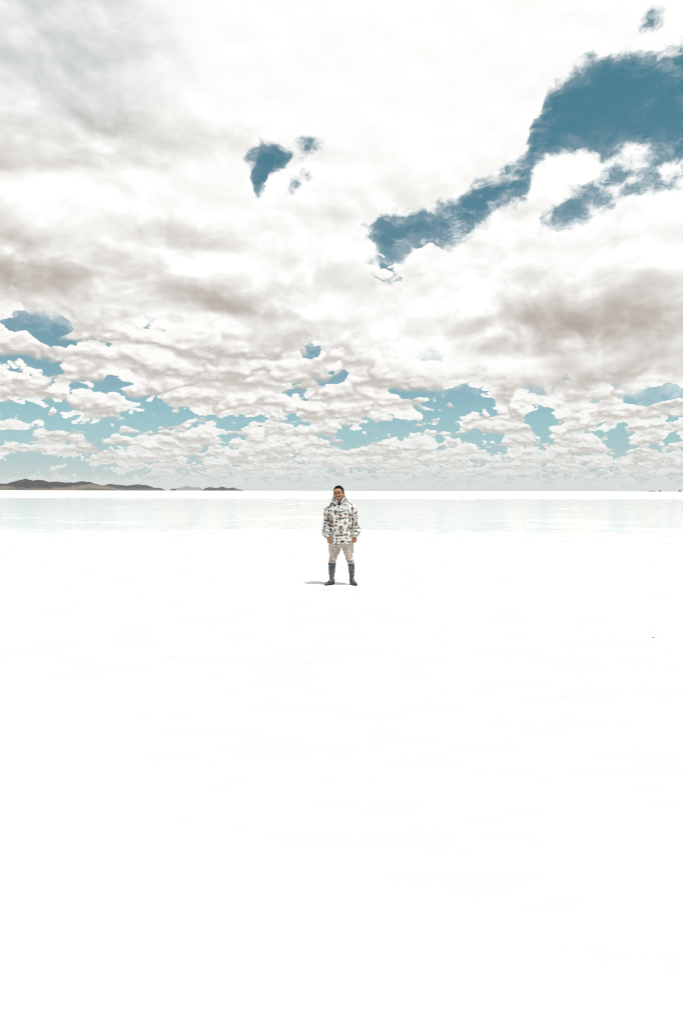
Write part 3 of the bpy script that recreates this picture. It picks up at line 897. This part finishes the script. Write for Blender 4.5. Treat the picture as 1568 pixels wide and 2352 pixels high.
def cord(name, bvh, pts, r, mat, parent, lift=0.0, seg=10, sub=8):
    """thin line of cord or zip laid on the cloth, pts in close-up pixels"""
    P3 = []
    for i in range(len(pts) - 1):
        for k in range(sub):
            t = k / sub
            P3.append(C(pts[i][0] * (1 - t) + pts[i + 1][0] * t, pts[i][1] * (1 - t) + pts[i + 1][1] * t))
    P3.append(C(*pts[-1]))
    Y = [surf_y(bvh, x, z) for x, z in P3]
    Y = [sum(Y[max(0, i - 2):i + 3]) / len(Y[max(0, i - 2):i + 3]) for i in range(len(Y))]
    bm = bmesh.new()
    cap_tube(bm, [(x, y - lift, z) for (x, z), y in zip(P3, Y)], [r] * len(P3), seg=seg)
    me = bpy.data.meshes.new(name); bm.to_mesh(me); bm.free()
    return link(name, me, [mat], parent)

def build_man():
    from mathutils.bvhtree import BVHTree
    root = bpy.data.objects.new('person', None)
    COL.objects.link(root)
    root.location = (0, MAN_Y, 0)
    tag(root, 'man in white patterned hooded jacket, beige trousers and tall grey rubber boots on the salt', 'person')
    # ---------------------------------------------------------------- body: head, neck, arms, hands and the figure under the clothes
    hx, hz = C(712, 200)
    HM = Matrix.Translation((hx, -0.035, hz)) @ Matrix.Diagonal((1.12, 1.03, 1.03, 1)) @ Matrix.Rotation(rad(-5.0), 4, 'Y') @ Matrix.Rotation(rad(-13), 4, 'Z') @ Matrix.Rotation(rad(4), 4, 'X')
    bm = bmesh.new()
    B = lambda c, r, sub=4: ball(bm, c, r, HM, sub)
    B((0, .018, .034), (.077, .097, .086)); B((0, -.012, -.030), (.072, .078, .085)); B((0, -.028, -.084), (.060, .054, .040))
    B((0, -.064, -.108), (.026, .019, .019)); B((0, -.045, .045), (.062, .05, .045))
    for s in (-1, 1):
        B((s * .044, -.058, -.028), (.023, .022, .020)); B((s * .028, -.084, .019), (.024, .010, .008)); B((s * .083, .012, -.012), (.009, .020, .032))
        B((s * .080, .004, -.034), (.008, .010, .012)); B((s * .031, -.073, -.052), (.015, .014, .022)); B((s * .013, -.094, -.036), (.0085, .010, .0075))
        B((s * .045, -.012, -.088), (.018, .035, .022))
    def HV(*p): return HM @ Vector(p)
    tube(bm, [HV(0, -.078, .020), HV(0, -.088, .006), HV(0, -.100, -.016), HV(0, -.106, -.031), HV(0, -.098, -.041)], [.010, .009, .011, .013, .008], [.012, .012, .012, .011, .008])
    B((0, -.084, -.053), (.026, .012, .007)); B((0, -.083, -.078), (.022, .012, .007)); B((0, -.080, -.066), (.034, .012, .020))
    # neck and the torso, arms and legs that the clothes cover
    tube(bm, [HV(0, .015, -.03), HV(0, .012, -.09), (-.040, .012, 1.46), (-.036, .02, 1.40), (-.03, .02, 1.36)], [.055, .056, .058, .075, .09], [.060, .060, .060, .07, .07])
    tube(bm, [(-.03, .02, 1.43), (-.025, .02, 1.39), (-.02, .015, 1.30), (-.01, .01, 1.12), (0, .01, .95), (0, .02, .85), (0, .02, .72)],
         [.07, .135, .135, .12, .125, .13, .11], [.05, .06, .08, .075, .075, .08, .07], sq=2.4)
    for s, sh, el, wr in ((-1, (-.150, 1.36), (-.245, 1.07), (-.222, .875)), (1, (.120, 1.36), (.252, 1.07), (.238, .875))):
        tube(bm, [(sh[0], .02, sh[1]), ((sh[0] + el[0]) / 2, .035, (sh[1] + el[1]) / 2), (el[0], .045, el[1]), ((wr[0] + el[0]) / 2, .0, (wr[1] + el[1]) / 2), (wr[0], -.055, wr[1])],
             [.042, .036, .032, .032, .027], [.042, .036, .032, .030, .023])
    for s, xs in ((-1, (-.10, -.135, -.160, -.168, -.172)), (1, (.10, .130, .150, .172, .185))):
        tube(bm, [(xs[0], .02, .80), (xs[1], .01, .60), (xs[2], .0, .46), (xs[3], .015, .30), (xs[4], .02, .10)], [.070, .055, .040, .038, .028], [.070, .055, .040, .040, .030])
    hand(bm, (-.232, -.060, .868), (.25, -.08, -.96), (.95, -.25, .1), (-.3, -.95, 0), 20, 6, (.62, .95, .10), 0.98)
    hand(bm, (.238, -.060, .868), (-.06, -.10, -.98), (-.92, -.35, .0), (.35, -.93, 0), 52, 2, (.50, .85, .35), 0.98, curl0=[24, 26, 28, 32])
    me = fuse(bm, 0.0034, 2, 'body')
    # fine work on the face
    co = get_co(me); no = get_no(me)
    inv = np.array(HM.inverted())
    L = (np.c_[co, np.ones(len(co))] @ inv.T)[:, :3]
    face = (L[:, 1] < -0.03)
    def dent(c, r, depth):
        d2 = ((L - np.array(c)) / np.array(r)) ** 2
        return -depth * np.exp(-d2.sum(1))
    disp = np.zeros(len(co))
    for s in (-1, 1):
        disp += dent((s * .030, -.088, .002), (.018, .03, .009), .0085)
        disp += dent((s * .030, -.090, -.012), (.018, .03, .006), -.0035)      # puffed lower lid of a squint
        disp += dent((s * .026, -.090, -.046), (.006, .03, .016), .0045)       # fold beside the nose
        disp += dent((s * .006, -.092, .022), (.0035, .03, .010), .0025)       # frown lines
    disp += dent((0, -.090, -.0665), (.025, .03, .0085), .009)                 # open mouth
    disp += dent((0, -.085, -.089), (.018, .03, .006), .003)
    co += no * (disp * face)[:, None]
    set_co(me, co)
    # skin: five o'clock shadow and the redder cheeks, dark inside of the mouth
    skin = np.array([0.33, 0.155, 0.078]) * np.ones((len(co), 3))
    sh = sstep(-L[:, 2], .045, .085) * (L[:, 1] < .03) * (L[:, 2] > -.14) * 0.30
    dl = ((L - np.array((0, -.088, -.0655))) / np.array((.027, .03, .0095))) ** 2
    mouth = np.exp(-dl.sum(1) ** 2)
    side = sstep(L[:, 1], -.045, -.01) * (L[:, 2] > -.005) * (L[:, 2] < .14) * (np.abs(L[:, 0]) > .045)
    skin = skin * (1 - sh[:, None]) + np.array([.13, .067, .040]) * sh[:, None]
    skin = skin * (1 - .75 * side[:, None]) + np.array([.03, .018, .013]) * .75 * side[:, None]
    lips = np.exp(-((((L - np.array((0, -.088, -.0665))) / np.array((.032, .03, .017))) ** 2).sum(1)) ** 2)
    skin = skin * (1 - .5 * lips[:, None]) + np.array([.19, .065, .045]) * .5 * lips[:, None]
    skin = skin * (1 - mouth[:, None]) + np.array([.06, .015, .012]) * mouth[:, None]
    brow_shade = sum(np.exp(-((((L - np.array((s * .030, -.088, .001))) / np.array((.019, .03, .008))) ** 2).sum(1)) ** 2) for s in (-1, 1))  # shade under the brows, painted into the skin of the eye sockets
    skin = skin * (1 - .7 * brow_shade[:, None]) + np.array([.06, .022, .012]) * .7 * brow_shade[:, None]
    at = me.color_attributes.new('tone', 'FLOAT_COLOR', 'POINT')
    at.data.foreach_set('color', np.concatenate([skin, np.ones((len(co), 1))], 1).astype(np.float32).ravel())
    ms, b, p = material("skin")
    a = b.n('ShaderNodeAttribute', attribute_name='tone')
    nz = b.noise(b.n('ShaderNodeTexCoord').outputs['Object'], 45.0, 4.0, 0.6)
    mm = b.n('ShaderNodeMix', data_type='RGBA', blend_type='MULTIPLY'); mm.inputs[0].default_value = 1.0
    b.put(mm.inputs[6], a.outputs['Color']); b.put(mm.inputs[7], b.mix(nz.outputs[0], (.85, .83, .82, 1), (1.12, 1.1, 1.08, 1)))
    b.put(p.inputs['Base Color'], mm.outputs[2])
    p.inputs['Roughness'].default_value = 0.48; p.inputs['Specular IOR Level'].default_value = 0.4
    p.inputs['Subsurface Weight'].default_value = 0.0
    body = link('body', me, [ms], root)

    # hair: short, dense on top, close cut at the sides
    hm = plain("black_hair", (0.004, 0.0045, 0.005), 0.9, 0.05)
    bm = bmesh.new()
    bmesh.ops.create_icosphere(bm, subdivisions=6, radius=1.0)
    for v in bm.verts:
        q = v.co.normalized()
        n = mnoise.fractal(q * 26, 1.0, 2.0, 3)
        top = max(0.0, q.z)
        r = Vector((q.x * (.0815), q.y * .1015 + .0, q.z * (.0875 + .012 * top)))
        r *= 1 + 0.016 * n
        r.z += .034; r.y += .019
        v.co = r
    dele = []
    for v in bm.verts:
        x, y, z = v.co
        n = mnoise.noise(v.co * 70) * .003
        if y < -0.022: lim = .060 - 0.004 * (x / .07) ** 2
        elif y < -.01: lim = .060 - (y + .022) / .012 * .080
        elif y < .0: lim = -.018
        elif y < .035: lim = .016
        else: lim = .016 - (y - .035) * 1.6
        if z < lim + n: dele.append(v)
    bmesh.ops.delete(bm, geom=dele, context='VERTS')
    bm.transform(HM)
    bmesh.ops.solidify(bm, geom=bm.faces[:], thickness=0.004)
    hme = bpy.data.meshes.new('hair'); bm.to_mesh(hme); bm.free()
    link('hair', hme, [hm], body)
    bvh = BVHTree.FromPolygons([tuple(v) for v in co], [tuple(p_.vertices) for p_ in me.polygons])
    def on_face(lx, lz, lift):
        o = HV(lx, -.3, lz); d = (HM.to_3x3() @ Vector((0, 1, 0))).normalized()
        h = bvh.ray_cast(o, d)
        return (h[0] if h[0] is not None else HV(lx, -.09, lz)) - d * lift
    def strip(name, pts, r, mat, parent, lift=0.0, flat=0.6):
        bm = bmesh.new()
        P3 = [on_face(x, z, lift) for x, z in pts]
        tube(bm, [P3[0] + (P3[0] - P3[1]) * .2] + P3 + [P3[-1] + (P3[-1] - P3[-2]) * .2], [r[0] * .3] + r + [r[-1] * .3], [r[0] * .3 * flat] + [q * flat for q in r] + [r[-1] * .3 * flat], side=(0, 0, 1), seg=12)
        m2 = bpy.data.meshes.new(name); bm.to_mesh(m2); bm.free()
        return link(name, m2, [mat], parent)
    for s in (-1, 1):
        strip('eyebrow', [(s * .012, .0165), (s * .022, .021), (s * .036, .0225), (s * .050, .016)], [.0050, .0064, .0058, .0034], hm, body, -.001)
        strip('eye', [(s * .018, .000), (s * .026, .0022), (s * .034, .0024), (s * .043, .0002)], [.0030, .0052, .0052, .0030], plain("dark_eye", (.02, .013, .010), .25), body, -.0005)
    strip('moustache', [(-.029, -.060), (-.018, -.050), (-.006, -.0465), (0, -.0475), (.006, -.0465), (.018, -.050), (.029, -.060)], [.0036, .0060, .0066, .0058, .0066, .0060, .0036], plain("moustache_hair", (.022, .014, .010), .8, .2), body, 0.0)
    strip('teeth', [(-.023, -.0640), (-.012, -.0655), (0, -.0660), (.012, -.0655), (.023, -.0635)], [.0032, .0048, .0052, .0048, .0034], plain("teeth", (.62, .60, .54), .3), body, .0015, .5)

    # ---------------------------------------------------------------- jacket
    bm = bmesh.new()
    z = lambda cy: C(0, cy)[1]
    S = [  # cy, centre x, half width, depth front/back
        (388, -.028, .150, .080, .025), (408, -.026, .190, .100, .02), (450, -.022, .205, .115, .015), (520, -.018, .200, .128, .005), (620, -.014, .190, .132, .0),
        (740, -.008, .178, .132, -.004), (860, -.004, .172, .135, -.006), (960, .004, .178, .138, -.004), (1060, .012, .188, .140, .0), (1115, .016, .192, .136, .0), (1140, .018, .184, .128, .0)]
    tube(bm, [(cx, oy, z(cy)) for cy, cx, hw, dp, oy in S], [q[2] for q in S], [q[3] for q in S], seg=48, sq=2.5)
    def arm(pts, r):
        tube(bm, [(C(cx, cy)[0], y, C(cx, cy)[1]) for cx, cy, y in pts], r, [q * 1.02 for q in r], seg=32)
    arm([(600, 436, .02), (548, 458, .02), (518, 500, .025), (505, 580, .032), (502, 660, .04), (497, 740, .048), (492, 800, .045), (490, 850, .028), (490, 900, .0), (497, 950, -.03), (512, 990, -.052), (520, 1010, -.062)],
        [.040, .058, .072, .075, .073, .070, .072, .078, .083, .080, .060, .042])
    arm([(920, 430, .02), (972, 455, .02), (1004, 500, .025), (1018, 570, .032), (1026, 660, .04), (1033, 740, .048), (1037, 800, .045), (1036, 850, .028), (1035, 900, .0), (1030, 950, -.03), (1014, 990, -.052), (1008, 1010, -.062)],
        [.040, .057, .070, .074, .073, .073, .076, .082, .080, .072, .056, .042])
    # hood lying round the neck
    ring = []; ra = []; rb = []
    for k in range(25):
        th = rad(-158 + 316 * k / 24)       # 0 = back
        r = .112 if abs(th) < 1.9 else .112 - (abs(th) - 1.9) * .045
        rx = math.sin(th) * (r + .004); ry = math.cos(th) * r
        right = max(0.0, math.sin(th))
        h = 1.474 + .055 * (0.5 + 0.5 * math.cos(th)) + .034 * right * math.exp(-((th - 1.3) / .8) ** 2) - .05 * max(0.0, (abs(th) - 2.0)) / .75
        ring.append((-.036 + rx, .012 + ry, h)); ra.append(.026 + .014 * (0.5 + .5 * math.cos(th)) ); rb.append(.052 if abs(th) < 2.2 else .052 - (abs(th) - 2.2) * .035)
    tube(bm, ring, rb, ra, side=(0, 0, 1), seg=20)
    ball(bm, (-.03, .13, 1.40), (.13, .075, .12)); ball(bm, (-.03, .10, 1.47), (.11, .07, .07))
    for s in (-1, 1):
        ball(bm, (-.03 + s * .105, -.035, 1.425), (.055, .055, .03))
    jm = fuse(bm, 0.0034, 7, 'jacket')
    co = get_co(jm); no = get_no(jm)
    cx = co[:, 0] * 1049.6 + 763.2; cy = (1.8114 - co[:, 2]) * 1049.6
    armw = sstep(np.abs(cx - 768), 165, 215)
    n1 = vnoise(co, (11, 11, 15), 3.0, 3)
    n2 = vnoise(co, (26, 18, 42), 8.0, 2)
    low = sstep(cy, 640, 960)
    d = .0055 * n1 * (.8 + .8 * armw + 1.2 * sstep(-cy, -420, -380)) + .0045 * n2 * armw * (.4 + low)
    # ridged gathers on the sleeves, worst between elbow and cuff
    g = vnoise(co, (7, 7, 30), 15.0, 2)
    d += armw * low * .013 * (1 - 2.2 * np.abs(g))
    front = no[:, 1] < 0.3
    F = lambda a, b_, w, dp: fold(co, C(*a), C(*b_), w, dp) * front
    for a, b_, w, dp in (((560, 560), (640, 800), .011, .012), ((560, 470), (600, 640), .010, .012), ((575, 700), (560, 960), .012, .020), ((690, 470), (640, 640), .014, .008),
                         ((905, 520), (900, 700), .012, .013), ((940, 620), (905, 800), .012, .014), ((880, 780), (960, 950), .010, .012), ((985, 470), (960, 640), .012, .009),
                         ((430, 835), (560, 870), .012, .020), ((420, 895), (560, 930), .010, .015), ((960, 850), (1110, 840), .012, .020), ((985, 900), (1100, 935), .011, .014), ((990, 790), (1090, 800), .010, .008),
                         ((470, 700), (560, 790), .010, .009), ((1000, 700), (960, 800), .010, .010), ((640, 850), (890, 846), .004, .003), ((620, 1000), (600, 1140), .014, .008),
                         ((930, 1020), (860, 1130), .016, .008), ((740, 1010), (730, 1140), .02, .004), ((800, 470), (815, 640), .014, .005), ((480, 470), (540, 500), .010, .008)):
        d += F(a, b_, w * 1.1, dp * 1.8)
    hem = np.exp(-((cy - 1118) / 6.0) ** 2) * (armw < .9)
    d -= .004 * hem
    co = co + no * d[:, None]
    # lower hem: dips on the left, as in the photograph
    set_co(jm, co)
    def lining_shade(co, no, col):
        cx = co[:, 0] * 1049.6 + 763.2; cy = (1.8114 - co[:, 2]) * 1049.6
        inside = (np.hypot(co[:, 0] + .036, co[:, 1] - .012) < .098) & (co[:, 2] > 1.40) & (co[:, 2] < 1.53)
        nx = -(co[:, 0] + .036) * no[:, 0] - (co[:, 1] - .012) * no[:, 1]
        ink = inside & (nx > .02) & (cx < 800)  # black lining and inner shade of the hood, both dyed in as ink
        col = col.copy(); col[ink] = INK
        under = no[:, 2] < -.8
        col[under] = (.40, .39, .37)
        return col
    dye(jm, jacket_cloth(), lining_shade)
    jmat = cloth_material("printed_fleece", attr='dye', weave=420.0, bump=.35)
    jacket = link('jacket', jm, [jmat], body)
    jb = BVHTree.FromPolygons([tuple(v) for v in co], [tuple(p_.vertices) for p_ in jm.polygons])
    blk = plain("black_trim", (.012, .014, .018), .45)
    cord('zip', jb, [(722, 392), (720, 440), (722, 520), (730, 600), (732, 680), (727, 757)], .0045, blk, jacket, .001)
    cord('drawstring', jb, [(715, 400), (670, 372), (645, 345), (636, 312), (640, 292)], .0045, blk, jacket, .002)
    cord('drawstring', jb, [(735, 398), (775, 372), (805, 345), (826, 300), (830, 268), (822, 248)], .0045, blk, jacket, .002)
    cord('pocket_zip', jb, [(885, 842), (910, 880), (935, 930), (962, 985)], .0075, blk, jacket, .0)
    cord('pocket_zip', jb, [(640, 858), (622, 900), (596, 955), (582, 1000)], .0045, blk, jacket, .0)
    t = cord('cord_end', jb, [(893, 325), (868, 352), (838, 384), (824, 412)], .0028, blk, jacket, .008)
    cord('toggle', jb, [(828, 398), (818, 430)], .0075, blk, jacket, .006)
    cord('toggle', jb, [(690, 438), (700, 470)], .005, blk, jacket, .006)
    # black collar of the shirt inside the hood
    bm = bmesh.new()
    rings = []
    for j, (zz, rx, ry) in enumerate(((1.400, .100, .104), (1.440, .092, .094), (1.468, .076, .078), (1.482, .064, .064))):
        rg = []
        for k in range(40):
            th = 2 * math.pi * k / 40
            dip = -.012 * max(0, -math.sin(th)) ** 2 * (j > 0)
            rg.append(bm.verts.new((-.040 + rx * math.cos(th), .008 + ry * math.sin(th) * 1.02, zz + dip + .012 * math.cos(th))))
        rings.append(rg)
    for j in range(3):
        for k in range(40):
            bm.faces.new((rings[j][k], rings[j][(k + 1) % 40], rings[j + 1][(k + 1) % 40], rings[j + 1][k]))
    bmesh.ops.solidify(bm, geom=bm.faces[:], thickness=0.003)
    sm = bpy.data.meshes.new('shirt_collar'); bm.to_mesh(sm); bm.free()
    link('shirt_collar', sm, [cloth_material("black_cotton", (.012, .014, .017))], body)

    # ---------------------------------------------------------------- trousers
    bm = bmesh.new()
    tube(bm, [(.0, .01, z(1020)), (.002, .012, z(1090)), (.004, .012, z(1150)), (.0, .010, z(1205)), (0, .010, z(1222))], [.170, .190, .212, .205, .17], [.105, .112, .115, .100, .07], seg=40, sq=2.5)
    def leg(rows):
        tube(bm, [(C(cx, 0)[0], y, z(cy)) for cx, cy, hw, hd, y in rows], [r[2] for r in rows], [r[3] for r in rows], seg=36, sq=2.2)
    leg([(650, 1120, .105, .100, .012), (640, 1200, .112, .102, .01), (628, 1290, .096, .092, .0), (619, 1370, .070, .078, -.006), (602, 1430, .064, .072, -.006), (594, 1478, .063, .065, .006), (594, 1500, .055, .056, .01), (594, 1540, .048, .05, .01)])
    leg([(870, 1120, .108, .100, .012), (879, 1200, .113, .102, .01), (892, 1280, .090, .090, .0), (906, 1370, .067, .076, -.006), (927, 1450, .067, .072, -.002), (942, 1496, .058, .061, .006), (945, 1518, .048, .05, .01), (945, 1560, .042, .046, .01)])
    tm = fuse(bm, 0.0045, 5, 'trousers')
    co = get_co(tm); no = get_no(tm)
    d = .0045 * vnoise(co, (12, 12, 12), 5.0, 3)
    front = no[:, 1] < 0.35
    for a, b_, w, dp in (((757, 1215), (600, 1190), .007, .007), ((750, 1235), (620, 1260), .007, .006), ((740, 1255), (620, 1330), .008, .009), ((560, 1200), (700, 1400), .008, .009), ((720, 1290), (610, 1400), .008, .010),
                         ((540, 1430), (660, 1470), .007, .011), ((530, 1465), (660, 1490), .006, .010), ((540, 1400), (620, 1440), .007, .009), ((560, 1370), (600, 1420), .006, .006),
                         ((765, 1215), (900, 1190), .007, .006), ((775, 1240), (900, 1240), .007, .006), ((800, 1290), (900, 1300), .007, .006), ((930, 1170), (980, 1330), .011, .012), ((970, 1300), (985, 1440), .010, .012),
                         ((870, 1470), (990, 1440), .007, .011), ((880, 1490), (1000, 1470), .006, .011), ((865, 1455), (940, 1420), .007, .006), ((757, 1150), (757, 1210), .005, .004), ((850, 1200), (880, 1430), .012, .004)):
        d += fold(co, C(*a), C(*b_), w * 1.1, dp * 1.7) * front
    cyy = (1.8114 - co[:, 2]) * 1049.6
    d += .006 * sstep(cyy, 1390, 1440) * (1 - sstep(cyy, 1470, 1490)) * np.sin(cyy / 7.5 + 3 * vnoise(co, (9, 9, 9), 2.0, 1))
    co = co + no * d[:, None]
    set_co(tm, co)
    link('trousers', tm, [cloth_material("beige_cotton", (.43, .37, .325), weave=800.0)], body)

    # ---------------------------------------------------------------- rubber boots
    bt, b, p = material("grey_rubber")
    obj = b.n('ShaderNodeTexCoord').outputs['Object']
    x_, y_, z_ = b.sep(obj)
    dust = b.noise(obj, 14.0, 7.0, 0.65)
    spk = b.noise(obj, 120.0, 3.0, 0.6)
    wet = b.ss(b.m('ADD', z_, b.m('MULTIPLY', b.m('SUBTRACT', dust.outputs[0], 0.5), 0.12)), 0.02, 0.12)
    c = b.mix(b.ss(dust.outputs[0], 0.38, 0.62), (.020, .026, .030, 1), (.085, .100, .110, 1))
    c = b.mix(wet, (.016, .020, .023, 1), c)
    c = b.mix(b.m('MULTIPLY', b.ss(spk.outputs[0], 0.63, 0.72), b.ss(z_, 0.02, 0.35, 0.8, 0.1)), c, (.5, .52, .52, 1))
    b.put(p.inputs['Base Color'], c)
    b.put(p.inputs['Roughness'], b.m('ADD', b.m('MULTIPLY', wet, 0.18), 0.16))
    sole_m = plain("dark_rubber", (.014, .015, .016), .6)
    for rows, ank, dirv, lab in (([(593, 1497, .069, .068, .01), (592, 1520, .067, .067, .01), (590, 1600, .062, .064, .012), (586, 1700, .054, .056, .016), (585, 1780, .041, .048, .02), (585, 1830, .040, .050, .018), (588, 1880, .036, .046, .018)],
                             (C(590, 0)[0], .018), (-.62, -.78), None),
                            ([(945, 1513, .058, .064, .01), (946, 1535, .058, .063, .01), (950, 1600, .056, .060, .012), (956, 1700, .047, .053, .016), (958, 1780, .041, .047, .02), (960, 1830, .041, .048, .018), (962, 1880, .038, .046, .018)],
                             (C(962, 0)[0], .018), (.40, -.92), None)):
        bm = bmesh.new()
        tube(bm, [(C(cx, 0)[0], y, z(cy)) for cx, cy, hw, hd, y in rows], [r[2] for r in rows], [r[3] for r in rows], seg=32)
        dv = Vector((dirv[0], dirv[1], 0)).normalized(); sdv = Vector((-dv.y, dv.x, 0))
        o = Vector((ank[0], ank[1], 0))
        foot = [(-.060, .022, .040, .036), (-.045, .031, .048, .046), (.0, .035, .055, .053), (.04, .035, .050, .046), (.085, .038, .038, .034), (.13, .038, .028, .024), (.170, .030, .022, .018), (.190, .015, .018, .011)]
        tube(bm, [o + dv * s + Vector((0, 0, zc)) for s, hw, zc, hh in foot], [f[1] for f in foot], [f[3] for f in foot], side=sdv, seg=28, sq=2.3)
        bme = fuse(bm, 0.004, 4, 'boot')
        co = get_co(bme); no = get_no(bme)
        zz = co[:, 2]
        # instep creases, seam and top band
        d = .0035 * vnoise(co, (14, 14, 18), 7.0, 2) - .0035 * np.exp(-((zz - .115) / .006) ** 2) * (no[:, 1] < .2) + .003 * np.exp(-((zz - .100) / .006) ** 2) - .004 * np.exp(-((zz - .145) / .008) ** 2) * (no[:, 1] < .2)
        d += .0022 * (zz > (z(rows[1][1]) - .006))
        co = co + no * d[:, None]
        co[:, 2] = np.maximum(co[:, 2], 0.008)
        # cut the inside out of the shaft so that the top is a rim
        set_co(bme, co)
        boot = link('boot', bme, [bt], body)
        bm = bmesh.new()
        ol = []
        for k in range(40):
            th = 2 * math.pi * k / 40
            s_ = math.cos(th); w_ = math.sin(th)
            pos = .064 + s_ * .128
            hw = float(np.interp(pos, [f[0] for f in foot], [f[1] for f in foot]))
            hw = .0385 * (abs(w_) ** .8) * (1.0 if pos > .06 else .86)
            ol.append(o + dv * pos + sdv * math.copysign(hw, w_))
        lo = [bm.verts.new((q.x, q.y, .0005)) for q in ol]; hi = [bm.verts.new((q.x, q.y, .013)) for q in ol]
        for k in range(40):
            bm.faces.new((lo[k], lo[(k + 1) % 40], hi[(k + 1) % 40], hi[k]))
        bm.faces.new(list(reversed(lo))); bm.faces.new(hi)
        bmesh.ops.recalc_face_normals(bm, faces=bm.faces)
        s2 = bpy.data.meshes.new('sole'); bm.to_mesh(s2); bm.free()
        link('sole', s2, [sole_m], boot, smooth=False)
    return root

build_man()
